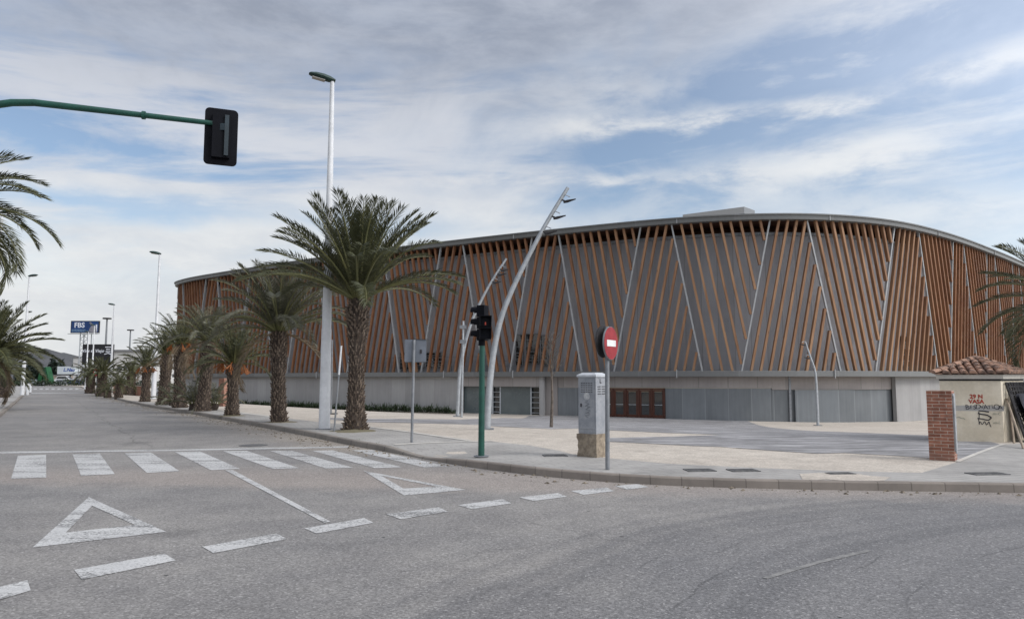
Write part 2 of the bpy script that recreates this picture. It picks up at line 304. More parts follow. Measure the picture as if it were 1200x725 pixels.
M = dict(
    asphalt=asphalt(), paint=paint(), timber=timber(), brick=brick(),
    beige=plaza_mat(),
    grey_pave=pavers('grey_pavement_tiles', (.31, .30, .288), (.35, .338, .322), (.24, .232, .222), .4, .2, R(20), 0, .012),
    stone=pavers('slate_blue_stone', (.19, .187, .193), (.25, .247, .252), (.15, .148, .15), .9, .3, R(8), .8, .012),
    edging=pm('white_edging', (.52, .50, .46), (.44, .42, .39), 1.5, .8),
    kerb=pavers('kerb_stone', (.235, .205, .18), (.20, .175, .155), (.13, .115, .10), .5, 50.0, R(-7), 0, .009),
    kerb_av=pavers('avenue_kerb_stone', (.25, .225, .20), (.21, .19, .17), (.08, .075, .07), 1.0, 50.0, R(122), 0, .012),
    earth=pm('dry_earth', (.22, .18, .13), (.14, .13, .08), .12, .95),
    concrete=concrete_panels('cast_concrete', (.35, .343, .34), (.30, .294, .29), 1.6, 3.4, (.28, .27, .265)),
    concrete_warm=concrete_panels('warm_concrete', (.33, .30, .285), (.28, .255, .245), 2.1, 20, (.2, .19, .18)),
    plate=concrete_panels('galvanised_plate', (.185, .198, .21), (.15, .163, .175), 1.65, 10, (.24, .25, .26), rough=.45, metal=.25, dirt=.5),
    inner=concrete_panels('grey_cladding', (.30, .30, .318), (.265, .265, .282), 1.25, 30, (.17, .17, .175), rough=.55),
    fascia=concrete_panels('grey_metal_fascia', (.165, .168, .168), (.15, .153, .153), 7.0, 40, (.2, .2, .2), rough=.45, metal=.2, dirt=.3),
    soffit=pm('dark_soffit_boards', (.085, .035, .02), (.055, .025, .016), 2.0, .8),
    steel=pm('galvanised_steel', (.40, .42, .44), (.31, .33, .35), 6, .42, .35, fine=.1),
    strut=pm('grey_painted_steel', (.34, .345, .35), (.29, .295, .30), 2, .45, .15),
    grey_metal=pm('weathered_grey_metal', (.24, .25, .265), (.17, .18, .195), 5, .5, .3),
    white_post=pm('white_painted_post', (.66, .67, .69), (.56, .57, .59), 1.2, .5),
    green_paint=pm('dark_green_paint', (.012, .075, .055), (.009, .055, .042), 5, .4),
    black_plastic=pm('black_plastic', (.005, .0055, .009), (.004, .0045, .007), 4, .6, spec=.1),
    dark_green=pm('lamp_green_shell', (.022, .05, .045), (.015, .035, .03), 8, .4),
    lens=glass('lamp_lens', (.22, .2, .17), .25),
    dark_glass=glass('dark_glass', (.02, .023, .025)), grey_glass=pm('dusty_glazing', (.115, .14, .145), (.09, .11, .115), .7, .22, spec=.6),
    wood_door=pm('red_brown_timber_door', (.085, .026, .014), (.055, .018, .01), 6, .45, stretch=(1, 1, .2)),
    red_sign=pm('red_sign_face', (.30, .008, .018), (.23, .007, .015), 6, .4), white_sign=pm('white_sign_face', (.72, .72, .72), (.62, .62, .63), 6, .4),
    bark=pm('palm_bark', (.06, .045, .035), (.03, .022, .018), 6, .95, bump=.5, bscale=30, fine=.3),
    boot=pm('palm_leaf_base', (.20, .155, .12), (.075, .055, .043), 9, .95, fine=.3),
    petiole=leaf('palm_petiole', (.15, .145, .06), (.10, .105, .045)),
    frond=leaf('palm_leaf', (.072, .075, .034), (.046, .052, .025)), frond_grey=leaf('grey_palm_leaf', (.13, .128, .092), (.082, .085, .056)),
    frond_far=leaf('olive_palm_leaf', (.082, .084, .040), (.054, .059, .030)),
    grit=pm('gutter_grit', (.22, .185, .14), (.08, .065, .05), 30, .95, lo=.42, hi=.58),
    dead_frond=leaf('dry_palm_leaf', (.17, .125, .075), (.11, .08, .05)),
    fruit=pm('orange_dates', (.30, .095, .018), (.18, .055, .012), 14, .6),
    shrub=leaf('shrub_leaf', (.045, .07, .03), (.03, .046, .02)), weed=leaf('weed_leaf', (.09, .14, .035), (.06, .1, .03)),
    render=pm('cream_render', (.67, .60, .485), (.57, .50, .39), 1.6, .9, bump=.15, bscale=30), trim=pm('pale_trim', (.52, .49, .44), (.44, .42, .38), 2, .85),
    tile=pm('clay_roof_tile', (.36, .215, .15), (.15, .10, .08), 5.5, .85, fine=.4, lo=.4, hi=.6),
    plinth=pm('rough_concrete_plinth', (.30, .25, .19), (.185, .15, .115), 7, .95, bump=.6, bscale=18, fine=.3),
    cabinet=pm('scuffed_grey_cabinet', (.31, .32, .345), (.235, .25, .275), 4.5, .5, .15, fine=.16),
    old_wood=pm('old_plank', (.30, .24, .18), (.2, .16, .12), 6, .9, stretch=(1, 1, .2)),
    iron=pm('rusted_iron', (.035, .033, .035), (.02, .019, .022), 8, .8), manhole=pm('iron_cover', (.15, .148, .148), (.10, .10, .102), 12, .6, .3),
    red_paint=pm('red_spray', (.38, .05, .025), (.28, .035, .02), 20, .8), black_paint=pm('black_spray', (.02, .02, .025), (.04, .04, .05), 15, .8), faint_paint=pm('faint_green_spray', (.22, .25, .2), (.3, .3, .25), 15, .8),
    blue_tarp=pm('dark_blue_tarp', (.012, .014, .028), (.008, .009, .016), 4, .7),
    twig=pm('twig_bark', (.15, .125, .105), (.08, .066, .055), 10, .9),
    hill=pm('scrub_hill', (.085, .085, .092), (.055, .06, .062), .012, .95, fine=.35),
    fartree=leaf('far_tree_leaf', (.03, .042, .03), (.02, .03, .022)),
    ad_blue=pm('blue_poster', (.012, .05, .17), (.008, .03, .11), .3, .5), ad_black=pm('black_poster', (.012, .012, .016), (.01, .01, .012), 1, .5),
    ad_light=pm('poster_lettering', (.7, .72, .78), (.62, .64, .7), 1, .5), ad_grey=pm('poster_figure', (.26, .25, .27), (.16, .16, .2), 1.2, .6), ad_teal=pm('poster_small_print', (.16, .25, .36), (.12, .2, .3), 1, .6),
    white_wall=pm('white_wall', (.55, .54, .53), (.46, .45, .44), .4, .85), beige_wall=pm('beige_wall', (.33, .28, .23), (.27, .23, .19), .4, .9), grey_roof=pm('grey_sheet_roof', (.2, .2, .21), (.15, .15, .16), .5, .7),
    truck=pm('grey_white_trailer', (.52, .56, .58), (.45, .49, .52), .6, .5), truck_blue=pm('blue_truck_lettering', (.02, .07, .3), (.02, .06, .25), 2, .5),
    green_bin=pm('green_steel', (.008, .085, .024), (.006, .06, .018), .8, .5), tyre=pm('rubber', (.02, .02, .02), (.015, .015, .015), 5, .8),
    car_white=pm('white_car_paint', (.65, .66, .68), (.6, .61, .63), 1, .25), car_blue=pm('blue_car_paint', (.05, .06, .14), (.04, .05, .12), 1, .25), car_dark=pm('dark_car_paint', (.05, .03, .03), (.04, .025, .025), 1, .25), car_silver=pm('silver_car_paint', (.36, .38, .41), (.3, .32, .35), 1, .25, .3),
    red_lamp=emit('red_signal', (.5, .06, .03), .12), skin=pm('skin', (.35, .2, .14), None, 3, .6),
)

# ------------------------------------------------------------------ building outline
ROOFZ = 13.25
roof_px = [(205.5, 333), (208, 329.8), (214, 327), (222, 325), (249, 320.5), (290, 314), (400, 297.8), (520, 282.8), (650, 268.5), (780, 255.8), (870, 250.5), (940, 249.6), (1000, 252.5), (1060, 260), (1120, 276), (1160, 291), (1190, 303.5)]
outline = [at(x, y, ROOFZ).to_2d() for x, y in roof_px]
tail = [Vector(p) for p in ((56, 79), (62, 92), (60, 110), (48, 124), (25, 134), (-5, 136), (-28, 126), (-39, 110))]
first = outline[0]
ctrl = outline + tail
def catmull(pts, per=10, closed=True):
    out = []; n = len(pts)
    for i in range(n):
        p0, p1, p2, p3 = pts[(i - 1) % n], pts[i], pts[(i + 1) % n], pts[(i + 2) % n]
        for k in range(per):
            t = k / per
            out.append(.5 * ((2 * p1) + (p2 - p0) * t + (2 * p0 - 5 * p1 + 4 * p2 - p3) * t * t + (3 * p1 - p0 - 3 * p2 + p3) * t ** 3))
    return out
def smooth_closed(pts, it):
    for _ in range(it):
        n = len(pts); pts = [(pts[i - 1] + pts[i] * 2 + pts[(i + 1) % n]) / 4 for i in range(n)]
    return pts
def resample(pts, step):
    pts = pts + [pts[0]]; out = [pts[0]]; need = step
    for a, b in zip(pts, pts[1:]):
        L = (b - a).length; pos = 0
        while L - pos >= need:
            pos += need; out.append(a + (b - a) * (pos / L)); need = step
        need -= L - pos
    return out
OUT = resample(catmull(ctrl), .5)
OUT = smooth_closed(OUT, 40)
OUT = resample(OUT, .5)
if (OUT[-1] - OUT[0]).length < .2: OUT.pop()
NO = len(OUT); STEP = .5
def normal_i(i):
    t = (OUT[(i + 3) % NO] - OUT[(i - 3) % NO]).normalized(); return Vector((t.y, -t.x))
NRM = [normal_i(i) for i in range(NO)]
ctr = sum(OUT, Vector((0, 0))) / NO
if (OUT[0] - ctr).dot(NRM[0]) < 0: NRM = [-n for n in NRM]
def pos(s, inset=0.0, z=0.0):
    q = s / STEP; i = math.floor(q); f = q - i; a, b = OUT[i % NO], OUT[(i + 1) % NO]; n = NRM[i % NO].lerp(NRM[(i + 1) % NO], f)
    p = a.lerp(b, f) - n * inset
    return Vector((p.x, p.y, z))
def nrm(s): n = NRM[int(round(s / STEP)) % NO]; return Vector((n.x, n.y, 0))
def s_at(px, py, inset=.4):                   # position along the facade seen at a photo pixel
    d = ray(px, py); dd = Vector((d.x, d.y)).normalized(); best = None
    for i in range(NO):
        p = pos(i * STEP, inset).to_2d(); q = pos((i + 1) * STEP, inset).to_2d()
        c1 = dd.x * p.y - dd.y * p.x; c2 = dd.x * q.y - dd.y * q.x
        if c1 * c2 <= 0 and p.dot(dd) > 0:
            f = c1 / (c1 - c2) if c1 != c2 else 0; L = p.length
            if best is None or L < best[0]: best = (L, (i + f) * STEP)
    s = best[1]
    return s if s < NO * STEP * .75 else s - NO * STEP

# ------------------------------------------------------------------ terrain
kerb_px = [(94, 453.2), (97, 454.6), (106, 459.3), (130, 466.2), (150, 471.3), (176, 477), (227, 485), (300, 499), (365, 511.5), (408, 521), (438, 526.3), (463, 530.6), (490, 536.5), (520, 542.3), (533, 544.3), (567, 549.6), (617, 556), (673, 561.5), (735, 566.5), (800, 570), (900, 572.5), (1000, 574.3), (1200, 577)]
KERB = [at(x, y).to_2d() for x, y in kerb_px]
KERB = [KERB[0] + Vector((-40, 46)), KERB[0] + Vector((-14, 16))] + KERB + [Vector((14, 10.75)), Vector((30, 9.2)), Vector((75, 6))]
def densify(pts, step):
    out = []
    for a, b in zip(pts, pts[1:]):
        n = max(1, int((b - a).length / step))
        out += [a + (b - a) * k / n for k in range(n)]
    return out + [pts[-1]]
def smooth_open(pts, it):
    for _ in range(it): pts = [pts[0]] + [(pts[i - 1] + pts[i] * 2 + pts[i + 1]) / 4 for i in range(1, len(pts) - 1)] + [pts[-1]]
    return pts
KD = smooth_open(densify(KERB, .45), 5)
KA = np.array([(p.x, p.y) for p in KD]); BA = np.array([(p.x, p.y) for p in OUT])
RAMP = at(490, 536.5).to_2d()
def seg_dist(P, A, B):
    d = B - A; L = (d * d).sum(1); t = np.clip(((P[:, None, :] - A[None]) * d[None]).sum(2) / np.maximum(L, 1e-9)[None], 0, 1)
    q = A[None] + d[None] * t[..., None]; return np.sqrt(((P[:, None, :] - q) ** 2).sum(2).min(1))
def inside(P, poly):
    x, y = P[:, 0], P[:, 1]; c = np.zeros(len(P), bool); n = len(poly)
    for i in range(n):
        x1, y1 = poly[i]; x2, y2 = poly[(i + 1) % n]
        if y1 == y2: continue
        k = ((y1 > y) != (y2 > y)) & (x < (x2 - x1) * (y - y1) / (y2 - y1) + x1); c ^= k
    return c
BA2 = BA[::4]
def plaza_z(P):
    P = np.asarray(P, float).reshape(-1, 2); out = []
    for k in range(0, len(P), 2000):
        q = P[k:k + 2000]
        d = seg_dist(q, KA[:-1], KA[1:]); e = seg_dist(q, BA2, np.roll(BA2, -1, 0)); e[inside(q, BA2)] = 0
        t = np.clip((d / (d + e + 1e-6) - .1) / .85, 0, 1); s = t * t * (3 - 2 * t)
        w = np.clip((q[:, 0] - 8) / 20, 0, 1)
        ramp = .1 * np.exp(-(((q - np.array([RAMP.x, RAMP.y])) ** 2).sum(1)) / 1.7)
        out.append(.12 - ramp - s * (1.22 + .3 * w))
    return np.concatenate(out)
def pz(x, y): return float(plaza_z([(x, y)])[0])
def ground(px, py):                            # where the sight line meets the plaza
    d = ray(px, py); lo, hi = 4.0, 120.0
    for _ in range(40):
        mid = (lo + hi) / 2; t = mid / d.y; z = CAMZ + d.z * t
        if z > pz(d.x * t, mid): lo = mid
        else: hi = mid
    t = lo / d.y; return Vector((d.x * t, lo, pz(d.x * t, lo)))

def struct(name, o): o.name = name; o['kind'] = 'structure'; return o
# ground sheet to the horizon, dipping under the plaza
xs = list(np.concatenate([-np.geomspace(5500, 75, 10), np.arange(-72, 96, 3.0), np.geomspace(100, 5500, 10)]))
ys = list(np.concatenate([-np.geomspace(3000, 24, 6), np.arange(-20, 146, 3.0), np.geomspace(150, 9000, 12)]))
P = np.array([(x, y) for y in ys for x in xs]); Z = np.full(len(P), -.06)
KPOLY = np.array(list(map(tuple, KA)) + [(90, 6), (90, 160), (-140, 230)])
ins = inside(P, KPOLY) & (P[:, 0] < 88) & (P[:, 1] < 143)
zz = plaza_z(P[ins]) - .35; Z[ins] = np.minimum(zz, -.06)
g_ = MB(); nx = len(xs)
g_.v = [Vector((float(p[0]), float(p[1]), float(z))) for p, z in zip(P, Z)]
g_.f = [(j * nx + i, j * nx + i + 1, (j + 1) * nx + i + 1, (j + 1) * nx + i) for j in range(len(ys) - 1) for i in range(nx - 1)]
struct('ground', g_.build('ground', M['earth'], smooth=True))
# plaza: ruled between the kerb line and a line under the building
QL = [Vector(p) for p in ((-125, 215), (-70, 135), (-30, 108), (-12, 90), (4, 76), (18, 70), (34, 74), (60, 85), (90, 90))]
KS = KD[::2]; KL = [0]
for a, b in zip(KS, KS[1:]): KL.append(KL[-1] + (b - a).length)
key_k = [0, 60, 125, 175, KL[-1] - 98, KL[-1] - 86, KL[-1] - 74, KL[-1] - 48, KL[-1]]
def q_at(l):
    for i in range(8):
        if l <= key_k[i + 1]:
            return QL[i].lerp(QL[i + 1], (l - key_k[i]) / max(1e-6, key_k[i + 1] - key_k[i]))
    return QL[-1]
pl = MB(); MM = 60; pts = []
for p, l in zip(KS, KL):
    q = q_at(l); e = (q - p).normalized()
    for k in range(MM + 1):
        f = (k / MM) ** 1.25; r = p + e * .1 + (q - p - e * .1) * f; pts.append((r.x, r.y))
zz = plaza_z(pts); pl.v = [Vector((a[0], a[1], z)) for a, z in zip(pts, zz)]
for i in range(len(KS) - 1):
    for k in range(MM): a = i * (MM + 1) + k; pl.f.append((a, a + 1, a + MM + 2, a + MM + 1))
struct('plaza', pl.build('plaza', M['beige'], smooth=True))

def sheet(name, poly, m, lift=.006, step=.9, follow=True):
    bm = bmesh.new(); vs = [bm.verts.new((p[0], p[1], 0)) for p in poly]; f = bm.faces.new(vs)
    bmesh.ops.triangulate(bm, faces=[f])
    for _ in range(9):
        es = [e for e in bm.edges if e.calc_length() > step]
        if not es or len(bm.verts) > 20000: break
        bmesh.ops.subdivide_edges(bm, edges=es, cuts=1); bmesh.ops.triangulate(bm, faces=bm.faces[:])
    q = [(v.co.x, v.co.y) for v in bm.verts]; zz = plaza_z(q) if follow else [0] * len(q)
    for v, z in zip(bm.verts, zz): v.co.z = z + lift
    bmesh.ops.recalc_face_normals(bm, faces=bm.faces)
    if sum(f.normal.z for f in bm.faces) < 0: bmesh.ops.reverse_faces(bm, faces=bm.faces)
    me = bpy.data.meshes.new(name); bm.to_mesh(me); bm.free(); me.materials.append(m)
    for p in me.polygons: p.use_smooth = True
    o = bpy.data.objects.new(name, me); col.objects.link(o); o['kind'] = 'structure'; return o
def gpoly(pxs): return [ground(x, y).to_2d() for x, y in pxs]
inner_px = [(186, 471.5), (240, 478), (300, 485.5), (335, 489.8), (380, 495), (430, 500.3), (480, 506.5), (517, 512.2), (556, 517), (580, 517.5), (622, 522), (655, 528), (670, 532), (720, 537.5), (780, 543), (860, 547), (933, 550), (1010, 552.5), (1080, 554), (1100, 548), (1122, 541.2), (1150, 530), (1176, 520.5), (1205, 519.5)]
inner = gpoly(inner_px)
i0 = min(range(len(KD)), key=lambda i: (KD[i] - at(150, 471.3).to_2d()).length)
kin = []
for i in range(i0, len(KD), 2):
    t = (KD[min(i + 1, len(KD) - 1)] - KD[i - 1]).normalized(); kin.append(KD[i] + Vector((-t.y, t.x)) * .17)
kin = [p for p in kin if p.x < 26]
sheet('sidewalk', inner + [Vector((24, 22)), kin[-1]] + list(reversed(kin[:-1])), M['grey_pave'], .006)
sheet('stone_paving', gpoly([(385, 489.3), (430, 490.6), (540, 491.5), (580, 490), (620, 486.9), (700, 487.5), (781, 489.2), (874, 492.3), (892, 498.6), (940, 504), (1060, 509), (1100, 510.5), (1140, 514), (1165, 518.5), (1172, 520.8), (1150, 528.8), (1124, 539.5), (1091, 536.7), (1060, 534.6), (1020, 532.2), (988, 530.6), (958, 531.4), (900, 527.6), (844, 523.3), (820, 522.6), (748, 519), (715, 517.4), (692, 514.4), (715, 513), (790, 511.3), (847, 509.4), (780, 507), (715, 504), (680, 501.9), (647, 502.5), (580, 499.5), (560, 497.4), (430, 494.6), (385, 491.2)]), M['stone'], .007)
sheet('sidewalk', gpoly([(937, 555.5), (960, 554.3), (1003, 555.3), (1022, 558), (1044, 559.5), (1036, 563.5), (1004, 564.2), (968, 562), (941, 563.5)]), M['beige'], .011)
def ribbon(name, pxs, w, m, lift):
    p = densify(gpoly(pxs), .6); a = []; b = []
    for i, q in enumerate(p):
        t = (p[min(i + 1, len(p) - 1)] - p[max(i - 1, 0)]).normalized(); n = Vector((-t.y, t.x)); a.append(q + n * w / 2); b.append(q - n * w / 2)
    za = plaza_z([tuple(q) for q in a]); zb = plaza_z([tuple(q) for q in b]); mb = MB()
    for i in range(len(p) - 1):
        mb.quad((a[i].x, a[i].y, za[i] + lift), (a[i + 1].x, a[i + 1].y, za[i + 1] + lift), (b[i + 1].x, b[i + 1].y, zb[i + 1] + lift), (b[i].x, b[i].y, zb[i] + lift))
    return struct(name, mb.build(name, m))
ribbon('pavement_edging', [(462, 521), (500, 519), (556, 517.3), (578, 516.8)], .2, M['edging'], .013)
ribbon('pavement_edging', [(395, 496.5), (430, 500), (480, 506.2), (517, 511.8), (550, 516.4)], .2, M['edging'], .016)
ribbon('pavement_edging', [(1122, 541), (1150, 529.6), (1177, 520.2)], .1, M['edging'], .013)
ribbon('pavement_edging', [(335, 490), (300, 485.7), (240, 478.2), (186, 471.6)], .3, M['edging'], .013)

# kerb stones
def kerb(name, pts, m, side=1, zf=None):
    A, B = MB(), None; n = len(pts); sec = []
    for i, p in enumerate(pts):
        t = (pts[min(i + 1, n - 1)] - pts[max(i - 1, 0)]).normalized(); nn = Vector((-t.y, t.x)) * side
        top = (zf(p + nn * .1) if zf else .12) + .012
        sec.append([(p.x - nn.x * .0, p.y - nn.y * .0, -.03), (p.x + nn.x * .012, p.y + nn.y * .012, top - .02), (p.x + nn.x * .03, p.y + nn.y * .03, top), (p.x + nn.x * .17, p.y + nn.y * .17, top), (p.x + nn.x * .17, p.y + nn.y * .17, -.03)])
    A.v = [Vector(q) for s in sec for q in s]
    for i in range(n - 1):
        for k in range(4): a = i * 5 + k; A.f.append((a, a + 5, a + 6, a + 1))
    return struct(name, A.build(name, m))
ic = min(range(len(KD)), key=lambda i: (KD[i] - at(505, 539.5).to_2d()).length)
zf = lambda p: pz(p.x, p.y)
kerb('kerb', KD[:ic + 1], M['kerb_av'], 1, zf); kerb('kerb', KD[ic:], M['kerb'], 1, zf)
LK = [KERB[0] + Vector((-10.5, -6)), at(36.7, 454).to_2d(), at(20, 471.5).to_2d(), at(0, 489).to_2d(), Vector((-18.45, 26.4)), Vector((-8.62, 12.25)), Vector((-7.6, 10.4)), Vector((-7.8, 8.6)), Vector((-9.5, 7.4)), Vector((-14, 6.2)), Vector((-60, -2))]
LKD = smooth_open(densify(LK, .5), 4)
kerb('kerb', LKD, M['kerb_av'], -1)
ls = MB(); n_ = len(LKD)
for i, p in enumerate(LKD):
    t = (LKD[min(i + 1, n_ - 1)] - LKD[max(i - 1, 0)]).normalized(); nn = Vector((t.y, -t.x)) * -1
    nn = Vector((-t.y, t.x)) * -1
    w = 4.5 if i < n_ * .86 else 2.2
    a = p + nn * .1; b = p + nn * w; ls.v += [Vector((a.x, a.y, .12)), Vector((b.x, b.y, .12)), Vector((b.x, b.y, -.1))]
for i in range(n_ - 1):
    for k in (0, 1): a = i * 3 + k; ls.f.append((a, a + 3, a + 4, a + 1))
struct('sidewalk', ls.build('sidewalk', M['grey_pave']))
# asphalt: the junction and the avenue
rp = [Vector((x, y)) for x, y in ((-140, -3), (-140, -40), (75, -40), (75, 6.1))]
road = MB(); poly = [p for p in KD[::-1]]
far = [Vector((-135, 225)), Vector((-170, 230))]
ring = [Vector((75, -40)), Vector((75, 6.05))] + [p for p in reversed(KD)] + [p for p in LKD] + [Vector((-60, -40))]
road.v = [Vector((p.x, p.y, 0)) for p in ring]; road.f = [tuple(range(len(ring)))]
bm = bmesh.new(); vs = [bm.verts.new(v) for v in road.v]; f = bm.faces.new(vs); bmesh.ops.triangulate(bm, faces=[f]); bmesh.ops.recalc_face_normals(bm, faces=bm.faces)
if sum(f.normal.z for f in bm.faces) < 0: bmesh.ops.reverse_faces(bm, faces=bm.faces)
me = bpy.data.meshes.new('road'); bm.to_mesh(me); bm.free(); me.materials.append(M['asphalt']); o = bpy.data.objects.new('road', me); col.objects.link(o); o['kind'] = 'structure'

# painted markings
def mark(name, polys, z=.005):
    mb = MB()
    for p in polys: q = [at(x, y, z) for x, y in p]; mb.add(q, [tuple(range(len(q)))])
    o = mb.build(name, M['paint']); return struct(name, o)
mark('zebra_marking', [[(21, 533.5), (54, 532.5), (54.3, 559), (13, 560.5)], [(85, 532), (117, 531), (134.5, 555), (95, 557)], [(146, 530.7), (177, 529.8), (210.5, 551.5), (172, 553.5)], [(204.5, 529), (234, 528.3), (281.5, 548.8), (247, 550.3)],
                       [(261.5, 528.3), (289, 527.7), (350.5, 548), (320, 549)], [(316.5, 528), (342, 527.6), (414, 547.6), (382, 548.5)], [(366, 527.8), (390, 527.2), (471, 547), (439, 548)], [(412, 527), (436, 526.8), (527, 546.3), (497, 547.2)]])
mark('stop_line', [[(-30, 529.2), (200, 526.3), (408, 522.4), (413, 523.9), (200, 528), (-30, 531.4)]])
mark('lane_line', [[(264, 550.6), (273, 550.4), (387.5, 610.6), (380.5, 612.2)]], .006)
def tri(name, o, i): # outline triangle with a hollow
    mark(name, [[o[0], o[1], i[1], i[0]], [o[1], o[2], i[2], i[1]], [o[2], o[0], i[0], i[2]]])
tri('yield_triangle_marking', [(104, 582), (195, 622.5), (38, 641)], [(108, 592), (158, 614.5), (77, 623.5)])
tri('yield_triangle_marking', [(425.5, 551), (546, 573.5), (473.5, 580)], [(447, 557), (511.5, 569.5), (473, 572)])
dashes = [[(-60, 702), (32, 679), (36, 691), (-46, 716)], [(87, 667), (193, 648), (206, 656), (96, 678.5)], [(237, 640), (324, 624.5), (337, 631), (250, 647.5)], [(356.5, 618.5), (427, 606.5), (438, 612), (371, 624.5)], [(452, 602), (514, 593.8), (525, 599), (470, 607.8)],
          [(536.5, 591.3), (589, 584.3), (599.5, 589.3), (553, 596)], [(608.5, 582.3), (654, 577.3), (664.5, 581.5), (625, 586.5)], [(669, 574.8), (711, 570.7), (719.5, 575), (684, 579.3)], [(720.5, 569), (747, 566.6), (760, 570.2), (735, 573.2)]]
mark('yield_line', dashes)
WORN = mark('worn_line', [[(893, 676), (960, 656), (1015, 643.5), (1022, 645), (962, 659), (900, 677.5)]], .004)
WORN.data.materials[0] = pm('worn_away_paint', (.235, .23, .225), (.16, .158, .157), 9, .85, lo=.4, hi=.6)
mark('far_zebra_marking', [[(x, 454.9), (x + 3.6, 454.9), (x + 3.4, 456.2), (x - .3, 456.2)] for x in (39.6, 46.5, 53.5, 60.4, 67.5, 74.5, 81.4, 88.4)])
mark('far_stop_line', [[(37, 460.2), (104, 459.9), (105, 460.5), (36.6, 460.9)]])

# ------------------------------------------------------------------ the arena
arena = empty('arena_building', (pos(60, 10).x, pos(60, 10).y, -1.1), 'long curved sports arena wrapped in slanting timber fins under a grey roof', 'arena')
def uv_strip(name, rows, m, parent, closed=False, s0=0.0):
    """rows: list of (s, [points bottom to top]) -> one strip mesh with metre uvs"""
    off = Vector((0, 0, 0)); q = parent
    while q is not None: off += q.location; q = q.parent
    k = len(rows[0][1]); vs = []; fs = []; uvs = []
    for s, pts in rows: vs += [tuple(p - off) for p in pts]
    n = len(rows)
    for i in range(n - 1 + (1 if closed else 0)):
        j = (i + 1) % n
        for r in range(k - 1):
            fs.append((i * k + r, j * k + r, j * k + r + 1, i * k + r + 1))
            h0 = sum((rows[0][1][a + 1] - rows[0][1][a]).length for a in range(r)); h1 = h0 + (rows[0][1][r + 1] - rows[0][1][r]).length
            sa = rows[i][0]; sb = rows[j][0] if j else rows[i][0] + STEP
            uvs += [(sa, h0), (sb, h0), (sb, h1), (sa, h1)]
    me = bpy.data.meshes.new(name); me.from_pydata(vs, [], fs); ul = me.uv_layers.new(name='UVMap')
    for i, u in enumerate(uvs): ul.data[i].uv = u
    me.materials.append(m); o = bpy.data.objects.new(name, me); col.objects.link(o); o.parent = parent; return o
SALL = [i * STEP for i in range(NO)]
def srange(a, b, st=.5):
    n = max(1, int((b - a) / st)); return [a + (b - a) * i / n for i in range(n + 1)]
BANDT, BANDB = 2.26, 1.86
SOFF = 12.84
# roof with fascia
uv_strip('roof_fascia', [(s, [pos(s, .55, SOFF), pos(s, .02, SOFF), pos(s, 0, SOFF + .02), pos(s, -.02, ROOFZ - .1), pos(s, -.12, ROOFZ - .09), pos(s, -.12, ROOFZ), pos(s, .3, ROOFZ + .02)]) for s in SALL], M['fascia'], arena, True)
rf = MB(); k = NO // 2
for i in range(NO): rf.v.append(pos(SALL[i], .3, ROOFZ + .02))
for i in range(NO): rf.v.append(pos(SALL[i], 9.0, ROOFZ + .30))
cc = len(rf.v); rf.v.append(Vector((ctr.x, ctr.y, ROOFZ + .5)))
for i in range(NO):
    j = (i + 1) % NO; rf.f.append((i, j, NO + j, NO + i)); rf.f.append((NO + i, NO + j, cc))
roof = rf.build('roof', M['grey_roof'], arena, smooth=True)
# low hipped plant box on the roof
q0, q1, q2 = atY(800, 251.6, 60), atY(872, 242.2, 60.4), atY(884.5, 246.6, 63.5)
pb = MB(); lowz = ROOFZ - .2
ring0 = [q0, q1, q2, q0 + Vector((3.0, 5.5, .3))]
pb.hexa([Vector((p.x, p.y, lowz)) for p in ring0] + ring0)
pb.build('plant_room', M['fascia'], arena)
lv = MB()
for q in range(4):
    f = (q + 1) / 5; A_ = Vector((q0.x, q0.y - .03, lowz)).lerp(q0 - Vector((0, .03, 0)), f); B_ = Vector((q1.x, q1.y - .03, lowz)).lerp(q1 - Vector((0, .03, 0)), f); lv.tube([A_, B_], .045, 4)
lv.build('louvre_grille', M['grey_metal'], arena)
# soffit
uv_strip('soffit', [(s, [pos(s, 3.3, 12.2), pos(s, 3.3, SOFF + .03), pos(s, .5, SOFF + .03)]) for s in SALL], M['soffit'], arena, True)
# inner wall behind the fins, with head beam and sill
uv_strip('inner_wall', [(s, [pos(s, 1.9, BANDB), pos(s, 1.9, 12.3), pos(s, 3.35, 12.32)]) for s in SALL], M['inner'], arena, True)
uv_strip('head_beam', [(s, [pos(s, 1.88, 12.05), pos(s, 1.76, 12.05), pos(s, 1.76, 12.25), pos(s, 1.88, 12.25)]) for s in SALL], M['grey_metal'], arena, True)
uv_strip('lower_beam', [(s, [pos(s, 1.95, BANDT - .02), pos(s, .12, BANDT), pos(s, .10, BANDT - .02), pos(s, .10, BANDB + .02), pos(s, .12, BANDB), pos(s, 1.6, BANDB)]) for s in SALL], M['fascia'], arena, True)
for px in (371, 418, 520, 601, 793, 978):
    s = s_at(px, 436, .1)
    MB().box(pos(s, .07, 2.06), (.06, .1, .6), (Vector((-nrm(s).y, nrm(s).x, 0)), nrm(s), Vector((0, 0, 1)))).build('beam_bracket', M['strut'], arena)
for px, py in ((249, 320), (602, 274), (793, 255), (972, 250), (1099, 270), (1165, 294)):
    s = s_at(px, py, 0)
    MB().box(pos(s, -.03, 13.0), (.07, .06, .34), (Vector((-nrm(s).y, nrm(s).x, 0)), nrm(s), Vector((0, 0, 1)))).build('fascia_cover_strip', M['strut'], arena)

